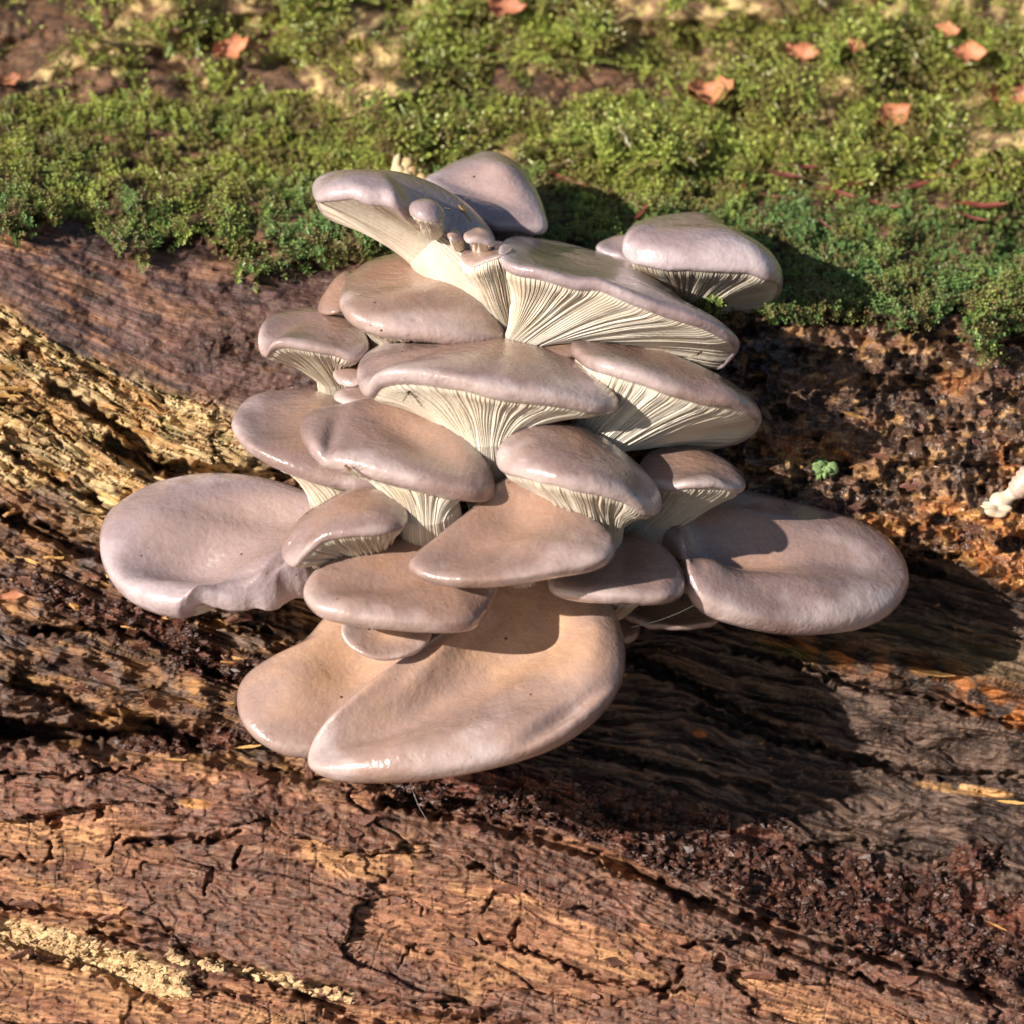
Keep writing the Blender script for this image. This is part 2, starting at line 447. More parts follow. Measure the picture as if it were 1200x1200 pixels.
CRACKS = [([(450, 940), (560, 962), (700, 1000), (800, 1050), (900, 1085), (1060, 1130), (1200, 1180)], 9, .5), ([(740, 770), (800, 800), (880, 842), (960, 872)], 9, .4), ([(860, 760), (940, 780), (1010, 806), (1100, 822), (1200, 850)], 6, .3), ([(900, 1000), (1000, 985), (1100, 1010)], 5, .2), ([(560, 1100), (640, 1120), (700, 1150), (800, 1160)], 4, .2), ([(800, 1110), (880, 1100), (960, 1130), (1080, 1170)], 5, .25), ([(0, 380), (70, 412), (150, 452), (215, 498)], 6, .12), ([(60, 455), (140, 500), (190, 545), (260, 560)], 9, .5), ([(0, 520), (60, 560), (120, 590)], 5, .3), ([(0, 470), (50, 486), (90, 520)], 4, .25), ([(20, 800), (60, 810), (110, 838), (180, 846)], 9, .5), ([(40, 740), (120, 735), (190, 752), (260, 790)], 7, .4), ([(150, 700), (220, 720), (330, 745)], 8, .45), ([(0, 905), (80, 912), (150, 900)], 4, .2), ([(150, 985), (260, 983), (280, 975)], 5, .25), ([(0, 1060), (90, 1072), (200, 1092)], 6, .25),
          ([(130, 520), (180, 548), (250, 556), (330, 560)], 12, .6), ([(0, 600), (60, 628), (150, 660), (200, 690)], 12, .6),
          ([(0, 855), (60, 860), (130, 866), (185, 856), (230, 870)], 16, .9), ([(90, 845), (150, 868)], 12, .4),
          ([(0, 1088), (50, 1106), (120, 1128), (200, 1172)], 20, .30), ([(110, 1093), (230, 1118), (320, 1150), (400, 1182)], 8, .22),
          ([(210, 1118), (330, 1146), (410, 1162), (560, 1195)], 6, .15),
          ([(137, 980), (127, 1002)], 3, .14), ([(285, 986), (275, 1014)], 4, .16), ([(252, 1016), (240, 1044)], 3, .12),
          ([(0, 1006), (50, 1009), (62, 1000), (55, 990)], 3, .14), ([(400, 1004), (450, 996), (520, 1003)], 3, .1),
          ([(470, 1130), (480, 1108), (515, 1116)], 2.5, .08), ([(600, 1098), (608, 1080)], 3, .1),
          ([(700, 1015), (760, 1032), (820, 1056), (850, 1062)], 3, .12), ([(775, 1170), (800, 1135)], 5, .2),
          ([(820, 830), (900, 862), (1000, 888), (1060, 905), (1200, 912)], 7, .28), ([(690, 880), (800, 905), (900, 925)], 6, .22),
          ([(860, 598), (930, 620), (1020, 650), (1100, 672)], 12, .30)]
HOLES = [(560, 1015, 8, 6, .2), (926, 1140, 13, 9, .35), (530, 1175, 20, 7, .15), (66, 962, 11, 8, .2), (118, 950, 9, 12, .18),
         (845, 1130, 8, 13, .2), (1150, 1160, 22, 18, .25), (575, 1187, 14, 8, .2)]

def log_colour(X, Y, F):
    def mix(a, b, t): return a * (1 - t[..., None]) + b * t[..., None]
    L = lambda *c: lin(*c)[None, None, :]
    n1 = fbm(X / 80, F['v0'] / 26, 4, 2); n2 = fbm(X / 22, Y / 16, 4, 5); n3 = fbm(X / 40, F['v0'] / 12, 4, 7); n4 = fbm(X / 9, Y / 6, 3, 1)
    c = np.zeros(X.shape + (3,)) + L(112, 78, 64)
    # upper bark, left: wet plum brown with worn orange streaks
    bl = mix(L(112, 80, 72), L(78, 55, 52), sst(.4, .62, n2)); bl = mix(bl, L(172, 118, 82), sst(.52, .68, n3) * sst(300, 0, X) * .9)
    bl = mix(bl, L(150, 108, 78), sst(.6, .7, n1) * .6); bl = mix(bl, L(70, 40, 28), np.clip(F['kn'] * 1.2, 0, 1))
    c = mix(c, bl, F['barkL'])
    br = mix(L(126, 92, 70), L(80, 58, 46), sst(.42, .6, n2))
    orange = sst(.47, .60, n1 + .16 * sst(440, 620, Y) - .12) * sst(400, 520, Y + 40 * n3)
    br = mix(br, L(170, 100, 42), orange * .75); br = mix(br, L(206, 156, 92), sst(.55, .68, n4) * orange * .8)
    br = mix(br, L(60, 60, 66), sst(.3, .6, blob(X, Y, 893, 412, 45, 30)))
    br = mix(br, L(56, 40, 32), sst(.56, .66, fbm(X / 34, Y / 22, 4, 3)) * .8)
    br = mix(br, L(196, 150, 96), sst(.60, .70, fbm(X / 14, Y / 10, 3, 6)) * .7)
    c = mix(c, br, F['barkR'])
    # yellow fibrous wood
    ye = mix(L(222, 194, 144), L(196, 154, 100), sst(.4, .62, n3)); ye = mix(ye, L(130, 88, 56), sst(.52, .64, F['g1'] * .5 + n2 * .5))
    ye = mix(ye, L(238, 204, 140), sst(.55, .66, n4 * .5 + n1 * .5) * .8); ye = mix(ye, L(150, 140, 80), sst(.6, .7, n2) * .5)
    ml = mix(L(156, 116, 84), L(98, 70, 58), sst(.42, .6, n1)); ml = mix(ml, L(176, 130, 80), sst(.55, .66, n3) * .8)
    ml = mix(ml, L(112, 98, 94), sst(.58, .68, n2) * .7)
    c = mix(c, ml, F['midL'])
    mr = mix(L(104, 82, 70), L(58, 42, 36), sst(.4, .62, n3)); mr = mix(mr, L(118, 96, 84), sst(.56, .66, F['g1']) * .5)
    streak = np.clip(blob(X, Y, 960, 765, 60, 12, .30) + blob(X, Y, 1130, 800, 90, 14, .30) * .9 + blob(X, Y, 1180, 838, 50, 10, .2), 0, 1) * sst(.42, .55, n2)
    mr = mix(mr, L(196, 118, 50), streak); mr = mix(mr, L(118, 116, 50), blob(X, Y, 930, 765, 40, 9, .2) * .7)
    mr = mix(mr, L(140, 120, 74), blob(X, Y, 1120, 760, 120, 26, .25) * .5)
    mr = mix(mr, L(206, 160, 106), sst(.5, .7, blob(X, Y, 1130, 925, 80, 9, .12)) * sst(.5, .56, n2))
    cap_shade = blob(X, Y, 1080, 710, 70, 40, .5); mr = mix(mr, L(52, 42, 38), cap_shade * .6)  # cast shadow of the big right cap painted into the wood colour
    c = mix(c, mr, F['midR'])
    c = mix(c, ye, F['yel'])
    cr = mix(L(112, 62, 46), L(76, 40, 32), sst(.4, .6, n2))
    c = mix(c, cr, F['crumb'])
    # lower ridge
    lo = mix(L(194, 140, 102), L(160, 110, 82), sst(.4, .6, n3)); lo = mix(lo, L(214, 162, 110), sst(.52, .64, n1) * .6)
    lo = mix(lo, L(120, 88, 76), F['barkiness'] * (.70 + .25 * sst(.4, .6, n2)))
    lo = mix(lo, L(150, 92, 68), sst(.5, .62, n4) * F['barkiness'] * .5)
    lo = mix(lo, L(96, 58, 42), F['dash'] * .75); lo = mix(lo, L(90, 60, 48), F['check'] * .7)
    lo = mix(lo, L(122, 98, 84), sst(.5, .66, fbm(X / 60, Y / 60, 3, 3)) * sst(700, 1000, X) * .6)
    lo = mix(lo, L(66, 42, 32), (1 - sst(.0, .03, F['plate'])) * .6)
    cream = (1 - sst(10, 22, polyd(X, Y + (n4 - .5) * 22, [(5, 1090), (70, 1106), (140, 1128), (205, 1150)]))) * sst(.40, .5, n2)
    cream = np.maximum(cream, (1 - sst(3, 8, polyd(X, Y + (n4 - .5) * 14, [(200, 1120), (330, 1146), (410, 1166)]))) * sst(.45, .55, n2))
    lo = mix(lo, L(222, 192, 146), cream)
    c = mix(c, lo, F['low'])
    # soaked dark rot in the depressions left by decay
    c = mix(c, L(44, 30, 24), (F['g2'] < .50) * .0 + sst(.60, .70, fbm(X / 60 + 9, F['v0'] / 14, 4, 6)) * (1 - F['low'] * .6) * (1 - F['yel'] * .6) * .65)
    c = mix(c, mix(mix(L(74, 52, 38), L(112, 82, 60), sst(.4, .6, n2)), L(150, 104, 74), sst(.55, .65, n4) * .6), F['moss'])
    for px, py, rx, ry, col in SPOTS:
        c = mix(c, L(*col), sst(.3, .6, blob(X, Y, px, py, rx, ry, .1) * (.6 + .8 * n2)))
    wet = np.clip(F['barkR'] * .9 + F['barkL'] * .45 + F['crumb'] * .5 + F['midL'] * .25 + F['yel'] * .3 + F['low'] * (.22 + .3 * F['barkiness']) + F['midR'] * .25, 0, 1)
    return c, wet

SPOTS = [(230, 942, 22, 6, (206, 146, 84)), (610, 1075, 0.1, 0.1, (0, 0, 0)), (820, 860, 9, 5, (190, 110, 60))]

def axis(parts):
    out = []
    for a, b_, s in parts: out.append(np.arange(a, b_, s))
    return np.concatenate(out + [[parts[-1][1]]])

xs = axis([(-700, -40, 12), (-40, 1240, 1.55), (1240, 1900, 12)])
ys = axis([(-40, 250, 4), (250, 1215, 1.45), (1215, 2000, 12)])
X, Y = np.meshgrid(xs, ys)
Dg, F = log_fields(X, Y)
C, wet = log_colour(X, Y, F)
Wp = P(X, Y, Dg)
col4 = np.concatenate([C, np.ones(C.shape[:2] + (1,))], -1)
grain = np.stack([X / 70, F['v0'] / 5.5, Dg * 0.6], -1)

log_root = thing('fallen_log', 'big rotten fallen log carrying the whole cluster of grey oyster mushrooms', 'log', P(600, 1500, -1.5))
# split the relief into the parts one sees
reg = np.zeros(X.shape, int)
reg[F['yel'] > .5] = 1
reg[(F['midL'] > .5) & (reg == 0)] = 2
reg[(F['midR'] > .5) & (reg == 0)] = 3
reg[(F['low'] > .5) & (reg == 0)] = 4
fr = reg[:-1, :-1]
allf = grid_faces(len(ys), len(xs)).reshape(len(ys) - 1, len(xs) - 1, 4)
VW = Wp.reshape(-1, 3); VC = col4.reshape(-1, 4); VG = grain.reshape(-1, 3); VWt = wet.ravel()
for rid, nm, lb in ((0, 'bark', 'wet plum brown bark of the upper side'), (1, 'yellow_wood', 'splintered bright yellow wood'),
                    (2, 'crumbling_wood', 'crumbling brown wood'), (3, 'hollow_wood', 'smooth grey brown wood of the shaded hollow'),
                    (4, 'lower_bark', 'orange brown cross-checked lower ridge')):
    f = allf[fr == rid]
    u, inv = np.unique(f, return_inverse=True)
    o = mesh_obj(nm, VW[u], inv.reshape(-1, 4)[:, ::-1], M_LOG, log_root, dict(col=VC[u], grain=VG[u], wet=VWt[u]))
    o['label'] = lb

def surf(px, py):
    """depth of the log and its world normal at photo pixels"""
    px = np.asarray(px, float).reshape(1, -1); py = np.asarray(py, float).reshape(1, -1)
    d, f = log_fields(px, py)
    e = 4.0
    dx, _ = log_fields(px + e, py); dy, _ = log_fields(px, py + e)
    a = P(px + e, py, dx) - P(px, py, d); b_ = P(px, py + e, dy) - P(px, py, d)
    n = np.cross(b_, a); n /= np.linalg.norm(n, axis=-1, keepdims=True)
    return d[0], n[0], f

# ------------------------------------------------------------------ second mossy trunk behind
def bank_depth(X, Y):
    e = np.interp(X, [-800, 0, 500, 900, 1200, 2000], [110, 160, 185, 205, 215, 260])
    D = -3.6 - (e - Y) / 100 * .85 - np.clip((Y - e), 0, 400) / 100 * 2.5
    D = D - 0.0009 * np.clip(e - Y - 150, 0, 900) ** 1.35 * .6
    return D + (fbm(X / 110, Y / 60, 4, 3) - .5) * 2.0 + (fbm(X / 30, Y / 22, 4, 1) - .5) * .3
bx = axis([(-900, -60, 16), (-60, 1260, 4), (1260, 2100, 16)])
by = axis([(-900, -40, 14), (-40, 300, 3)])
BX, BY = np.meshgrid(bx, by)
BD = bank_depth(BX, BY)
nb1 = fbm(BX / 70, BY / 50, 4, 2); nb2 = fbm(BX / 16, BY / 12, 4, 4)
def bank_bare(X, Y):
    b_ = sst(.45, .55, fbm(X / 75, Y / 55, 4, 6) + .18 * blob(X, Y, 150, 60, 110, 60) + .22 * blob(X, Y, 1130, 30, 90, 50) - .2 * blob(X, Y, 1010, 190, 120, 40) + .10 * blob(X, Y, 90, 130, 160, 60) - .02)
    return b_ * .9
bare = bank_bare(BX, BY)[..., None]
Cb = lin(84, 66, 42) * (1 - bare) + bare * (lin(206, 178, 122) * (1 - sst(.45, .6, nb2))[..., None] + lin(130, 100, 72) * sst(.45, .6, nb2)[..., None])
bank = mesh_obj('mossy_trunk', P(BX, BY, BD), grid_faces(len(by), len(bx))[:, ::-1], M_SOIL, None,
                dict(col=np.concatenate([Cb, np.ones(Cb.shape[:2] + (1,))], -1).reshape(-1, 4), grain=np.stack([BX / 40, BY / 25, BD], -1).reshape(-1, 3), wet=np.zeros(BX.size)))
tag(bank, 'second mossy trunk rising out of focus behind the fallen log', 'tree trunk')

# ground far below
gx_ = np.linspace(-400, 400, 61); GXX, GYY = np.meshgrid(gx_, gx_)
gz = -13 + .6 * (fbm(GXX / 30, GYY / 30, 3, 1) - .5)
cg = np.zeros(GXX.shape + (4,)); cg[..., :3] = lin(104, 78, 56); cg[..., 3] = 1
gnd = mesh_obj('ground', np.stack([GXX, GYY, gz], -1), grid_faces(61, 61), M_SOIL, None, dict(col=cg.reshape(-1, 4), grain=np.stack([GXX, GYY, gz], -1).reshape(-1, 3), wet=np.zeros(GXX.size)))
tag(gnd, 'forest floor of brown leaf litter under the log', kind='structure')

# ------------------------------------------------------------------ moss
def sprig_mesh(name, kind, seed):
    r = random.Random(seed)
    V = []; Fc = []; T = []
    def leaf(base, dirv, side, L, W, t0, t1):
        i = len(V); mid = base + dirv * L * .45
        V.extend([base, mid + side * W, base + dirv * L, mid - side * W]); T.extend([t0, (t0 + t1) / 2, t1, (t0 + t1) / 2]); Fc.append((i, i + 1, i + 2, i + 3))
    if kind == 'feather':
        L = 1.0; bend = r.uniform(.3, .7); ax0 = Vector((r.uniform(-.5, .5), r.uniform(-.5, .5), 1)).normalized()
        br = [(Vector((0, 0, 0)), Vector((.75, 0, .66)), 1.0, 9)]
        for q in range(4):
            s = 1 if q % 2 else -1
            br.append((Vector((.2 + q * .15, 0, .18 + q * .1)), Vector((.55, .7 * s, .35)).normalized(), .45, 4))
        for o, d, ln, n in br:
            side0 = Vector((-d.y, d.x, 0)).normalized()
            for i in range(n):
                t = i / n; p = o + d * ln * t + Vector((0, 0, -bend * .35 * (t * ln) ** 2))
                for s in (-1, 1):
                    dv = (d * .65 + side0 * s * .8 + Vector((0, 0, r.uniform(-.1, .35)))).normalized()
                    leaf(p, dv, (d * .9).cross(Vector((0, 0, 1))).cross(dv).normalized(), .17 * (1 - .4 * t), .042, .25 + .4 * t, .5 + .5 * t)
            leaf(o + d * ln * .95, d, side0, .16, .05, .7, 1)
    else:
        for q in range(3):
            b0 = Vector((r.uniform(-.3, .3), r.uniform(-.3, .3), 0)); h = r.uniform(.5, .9)
            for lv in range(3):
                z = h * (.4 + .3 * lv); n = 5
                for i in range(n):
                    a = i * 6.283 / n + lv * .6 + q; el = .25 + lv * .38
                    dv = Vector((math.cos(a) * math.cos(el), math.sin(a) * math.cos(el), math.sin(el)))
                    leaf(b0 + Vector((0, 0, z)), dv, Vector((-math.sin(a), math.cos(a), 0)), .30 - .05 * lv, .055, .1 + .22 * lv, .45 + .27 * lv)
    me = bpy.data.meshes.new(name)
    me.from_pydata([tuple(v) for v in V], [], Fc)
    at = me.attributes.new('tip', 'FLOAT', 'POINT'); at.data.foreach_set('value', np.array(T, np.float32))
    me.materials.append(M_MOSS)
    return me

def rot_from_normal(n, tilt):
    out = np.zeros((len(n), 3))
    for i, nn in enumerate(n):
        d = (Vector(nn) + Vector((random.gauss(0, tilt), random.gauss(0, tilt), random.gauss(0, tilt)))).normalized()
        q = d.to_track_quat('Z', 'Y') @ Matrix.Rotation(random.uniform(0, 6.283), 3, 'Z').to_quaternion()
        out[i] = q.to_euler()
    return out

def moss_object(name, label, pts, nrm, scl, zone, protos, tilt):
    me = bpy.data.meshes.new(name)
    me.vertices.add(len(pts)); me.vertices.foreach_set('co', np.asarray(pts, np.float32).ravel())
    for k, a, t, f in (('rot', rot_from_normal(nrm, tilt), 'FLOAT_VECTOR', 'vector'), ('scl', scl, 'FLOAT', 'value'), ('zone', zone, 'FLOAT', 'value')):
        at = me.attributes.new(k, t, 'POINT'); at.data.foreach_set(f, np.asarray(a, np.float32).ravel())
    me.materials.append(M_MOSS)
    o = bpy.data.objects.new(name, me); COL.objects.link(o)
    ng = bpy.data.node_groups.new(name + '_scatter', 'GeometryNodeTree')
    ng.interface.new_socket('Geometry', in_out='INPUT', socket_type='NodeSocketGeometry')
    ng.interface.new_socket('Geometry', in_out='OUTPUT', socket_type='NodeSocketGeometry')
    N, Lk = ng.nodes, ng.links
    gi = N.new('NodeGroupInput'); go = N.new('NodeGroupOutput')
    m2p = N.new('GeometryNodeMeshToPoints'); Lk.new(gi.outputs[0], m2p.inputs[0])
    jn = N.new('GeometryNodeJoinGeometry')
    for i, pm in enumerate(protos):
        po = bpy.data.objects.new('moss_sprig', pm)
        oi = N.new('GeometryNodeObjectInfo'); oi.inputs['Object'].default_value = po
        iop = N.new('GeometryNodeInstanceOnPoints')
        # pick every n-th point for this prototype
        idx = N.new('GeometryNodeInputIndex'); md = N.new('FunctionNodeCompare'); md.data_type = 'INT'; md.operation = 'EQUAL'
        mo = N.new('ShaderNodeMath'); mo.operation = 'MODULO'; mo.inputs[1].default_value = len(protos)
        Lk.new(idx.outputs[0], mo.inputs[0]); Lk.new(mo.outputs[0], md.inputs[2]); md.inputs[3].default_value = i
        Lk.new(m2p.outputs[0], iop.inputs['Points']); Lk.new(md.outputs[0], iop.inputs['Selection'])
        Lk.new(oi.outputs['Geometry'], iop.inputs['Instance'])
        ra = N.new('GeometryNodeInputNamedAttribute'); ra.data_type = 'FLOAT_VECTOR'; ra.inputs[0].default_value = 'rot'
        e2r = N.new('FunctionNodeEulerToRotation'); Lk.new(ra.outputs[0], e2r.inputs[0]); Lk.new(e2r.outputs[0], iop.inputs['Rotation'])
        sa = N.new('GeometryNodeInputNamedAttribute'); sa.data_type = 'FLOAT'; sa.inputs[0].default_value = 'scl'
        Lk.new(sa.outputs[0], iop.inputs['Scale'])
        Lk.new(iop.outputs[0], jn.inputs[0])
    Lk.new(jn.outputs[0], go.inputs[0])
    md_ = o.modifiers.new('scatter', 'NODES'); md_.node_group = ng
    tag(o, label, kind='stuff')
    return o

FEATH = [sprig_mesh('moss_feather', 'feather', s) for s in (1, 2, 3)]
CUSH = [sprig_mesh('moss_tuft', 'tuft', s) for s in (4, 5, 6)]

# on the log: cushions
n = 52000
px = rng.uniform(-260, 1400, n); py = rng.uniform(120, 460, n)
d, f = log_fields(px[None], py[None])
mk = f['moss'][0]; gap = fbm(px / 26, py / 20, 3, 3)
keep = (mk > .55) & (gap * .8 + rng.random(n) * .4 > .545 + .10 * blob(px, py, 470, 195, 70, 18) * 3 + .1 * blob(px, py, 1040, 225, 170, 22) * 2.5)
px, py = px[keep], py[keep]
d, nn, _ = surf(px, py)
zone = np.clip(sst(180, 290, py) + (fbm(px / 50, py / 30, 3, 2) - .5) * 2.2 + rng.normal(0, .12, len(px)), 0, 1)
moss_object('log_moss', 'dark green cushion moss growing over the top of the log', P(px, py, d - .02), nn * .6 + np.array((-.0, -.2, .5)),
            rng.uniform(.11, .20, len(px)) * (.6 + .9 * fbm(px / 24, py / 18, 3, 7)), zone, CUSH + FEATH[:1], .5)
# on the trunk behind: feathery moss
n = 52000
px = rng.uniform(-300, 1440, n); py = rng.uniform(-200, 225, n)
gap = fbm(px / 30, py / 24, 3, 5)
keep = (bank_bare(px, py) * 1.0 < rng.random(n)) & (gap * .8 + rng.random(n) * .4 > .58)
px, py = px[keep], py[keep]
d = bank_depth(px, py)
moss_object('trunk_moss', 'yellow green feathery moss hanging on the trunk behind', P(px, py, d), np.tile(np.array(V3(0, .5, .85)), (len(px), 1)),
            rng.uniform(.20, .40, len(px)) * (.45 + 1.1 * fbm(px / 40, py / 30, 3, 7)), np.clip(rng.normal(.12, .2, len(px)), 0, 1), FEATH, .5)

# ------------------------------------------------------------------ crumbs
ICO = None
def ico():
    t = (1 + 5 ** .5) / 2
    v = np.array([(-1, t, 0), (1, t, 0), (-1, -t, 0), (1, -t, 0), (0, -1, t), (0, 1, t), (0, -1, -t), (0, 1, -t), (t, 0, -1), (t, 0, 1), (-t, 0, -1), (-t, 0, 1)], float)
    v /= np.linalg.norm(v[0])
    f = np.array([(0, 11, 5), (0, 5, 1), (0, 1, 7), (0, 7, 10), (0, 10, 11), (1, 5, 9), (5, 11, 4), (11, 10, 2), (10, 7, 6), (7, 1, 8), (3, 9, 4), (3, 4, 2), (3, 2, 6), (3, 6, 8), (3, 8, 9), (4, 9, 5), (2, 4, 11), (6, 2, 10), (8, 6, 7), (9, 8, 1)])
    return v, f
IV, IF_ = ico()
def crumbs(name, mat, px, py, size, parent, aspect=1.0, label=None, lift=.3):
    d, f = log_fields(px[None], py[None]); d = d[0]
    N = len(px)
    ctr = P(px, py, d + size * lift)
    sh = IV[None] * (1 + rng.uniform(-.6, .5, (N, 12, 1)))
    sc_ = size[:, None, None] * rng.uniform(.6, 1.25, (N, 1, 3)); sc_[..., 0] *= aspect
    v = sh * sc_
    th = rng.uniform(-.6, .6, N); c, s = np.cos(th), np.sin(th)
    x = v[..., 0] * c[:, None] - v[..., 2] * s[:, None]; z = v[..., 0] * s[:, None] + v[..., 2] * c[:, None]
    v = np.stack([x, v[..., 1], z], -1) + ctr[:, None, :]
    fc = (IF_[None] + (np.arange(N) * 12)[:, None, None]).reshape(-1, 3)
    o = mesh_obj(name, v.reshape(-1, 3), fc, mat, parent, smooth=False)
    o['kind'] = 'stuff'
    if label: o['label'] = label
    return o
def scatter(n, fn, lo=(0, 0), hi=(1200, 1200)):
    px = rng.uniform(lo[0], hi[0], n); py = rng.uniform(lo[1], hi[1], n)
    D_, f_ = log_fields(px[None], py[None])
    k = fn(px, py, {a: b_[0] for a, b_ in f_.items()}) > rng.random(n)
    return px[k], py[k]
px, py = scatter(150000, lambda x, y, f: f['crumb'] * sst(.45, .60, fbm(x / 30, y / 24, 3, 2)), (-60, 620), (1260, 1200))
crumbs('red_brown_crumbs', M_CRUMB, px, py, rng.uniform(.20, 1, len(px)) ** 2 * .05 * (1 + (rng.random(len(px)) > .97) * .8), log_root, 1.25, 'heaps of crumbled red brown wood')
px, py = scatter(22000, lambda x, y, f: .42 * (1 - sst(8, 22, polyd(x, y, [(5, 1092), (70, 1108), (140, 1130), (205, 1155)]))) + .22 * (1 - sst(3, 8, polyd(x, y, [(200, 1120), (330, 1148), (410, 1170)]))), (0, 1070), (420, 1190))
crumbs('pale_crumbs', M_CREAM, px, py, rng.uniform(.018, .05, len(px)), log_root, 1.5, 'pale cream crumbs in the lower crack', lift=-.5)
px, py = scatter(5000, lambda x, y, f: f['yel'] * .3 + f['midL'] * .08 + f['midR'] * .03, (-40, 300), (1240, 900))
crumbs('wood_grit', M_GRIT, px, py, rng.uniform(.010, .026, len(px)), log_root, 1.8, 'specks of yellow wood grit')

# picked-apart splinters and bark flakes, each its own mesh
def flake_mesh(name, L, W, T, r, mat):
    n = 9
    top = []; bot = []
    for i in range(n):
        a = i * 6.283 / n
        q = r.uniform(.45, 1.2)
        x, y = math.cos(a) * L * q, math.sin(a) * W * q
        z = T * r.uniform(.6, 1.2) + .12 * L * (x / L) ** 2
        top.append((x * .9, y * .9, z)); bot.append((x, y, -T))
    V = bot + top + [(0, 0, T * 1.25)]
    Fc = [(i, (i + 1) % n, n + (i + 1) % n, n + i) for i in range(n)] + [(n + i, n + (i + 1) % n, 2 * n) for i in range(n)]
    me = bpy.data.meshes.new(name); me.from_pydata(V, [], Fc); me.materials.append(mat)
    return me
rr_ = random.Random(3)
BARKF = [flake_mesh('bark_flake', .20, .08, .014, rr_, M_FLAKE) for _ in range(5)]
SPLIN = [flake_mesh('wood_splinter', .26, .035, .014, rr_, M_FLAKEY) for _ in range(5)]
def place_piece(me, name, px, py, s, spin, parent, lift=.01, depth=None):
    d, n_, _ = surf([px], [py])
    dd = d[0] if depth is None else depth
    nrm = Vector(n_[0]); nrm = (nrm + Vector(BACK) * .6).normalized()
    tx = Vector(RIGHT) * math.cos(spin) - Vector(UP) * math.sin(spin)
    tx = (tx - nrm * tx.dot(nrm)).normalized(); ty = nrm.cross(tx)
    o = bpy.data.objects.new(name, me); COL.objects.link(o)
    Mx = Matrix((tx, ty, nrm)).transposed().to_4x4()
    Mx.translation = Vector(P(px, py, dd)) + nrm * lift
    Mx = Mx @ Matrix.Diagonal((s, s, s, 1))
    if parent:
        o.parent = parent; o.matrix_parent_inverse = Matrix.Translation(-parent.location)
    o.matrix_basis = Mx
    return o
for i in range(46):
    x, y = rr_.uniform(10, 1190), rr_.uniform(905, 1190)
    if y < np.interp(x, GX, GUIDE[4][1]) + 8: continue
    place_piece(rr_.choice(BARKF), 'bark_flake', x, y, rr_.uniform(.5, 1.1), rr_.uniform(.0, .35), log_root)
for i in range(26):
    x, y = rr_.uniform(0, 260), rr_.uniform(390, 610)
    if y < 390 + x * .45: continue
    place_piece(rr_.choice(SPLIN), 'wood_splinter', x, y, rr_.uniform(.5, 1.2), rr_.uniform(.2, .6), log_root)
for i in range(30):
    place_piece(rr_.choice(SPLIN + BARKF), 'wood_splinter', rr_.uniform(0, 300), rr_.uniform(610, 860), rr_.uniform(.4, 1.1), rr_.uniform(0, .5), log_root)
for i in range(24):
    x = rr_.uniform(880, 1195); y = rr_.uniform(430, 560 + (x - 880) * .35)
    place_piece(rr_.choice(BARKF + SPLIN[:2]), 'bark_flake', x, y, rr_.uniform(.35, .9), rr_.uniform(-.5, .9), log_root)

# ------------------------------------------------------------------ mushrooms
def closed_spline(pts, n):
    pts = np.array(pts, float); K = len(pts)
    p0 = np.roll(pts, 1, 0); p1 = pts; p2 = np.roll(pts, -1, 0); p3 = np.roll(pts, -2, 0)
    t = np.linspace(0, 1, 24, endpoint=False)[None, :, None]
    a = p1[:, None]; 
    c = .5 * ((2 * a) + (-p0[:, None] + p2[:, None]) * t + (2 * p0[:, None] - 5 * a + 4 * p2[:, None] - p3[:, None]) * t ** 2 + (-p0[:, None] + 3 * a - 3 * p2[:, None] + p3[:, None]) * t ** 3)
    c = c.reshape(-1, pts.shape[1])
    # smooth a little
    for _ in range(4): c = (np.roll(c, 1, 0) + 2 * c + np.roll(c, -1, 0)) / 4
    seg = np.linalg.norm(np.roll(c, -1, 0)[:, :3] - c[:, :3], axis=1); s = np.concatenate([[0], np.cumsum(seg)])
    u = np.linspace(0, s[-1], n, endpoint=False)
    cc = np.vstack([c, c[:1]])
    return np.stack([np.interp(u, s, cc[:, k]) for k in range(pts.shape[1])], -1), s[-1]

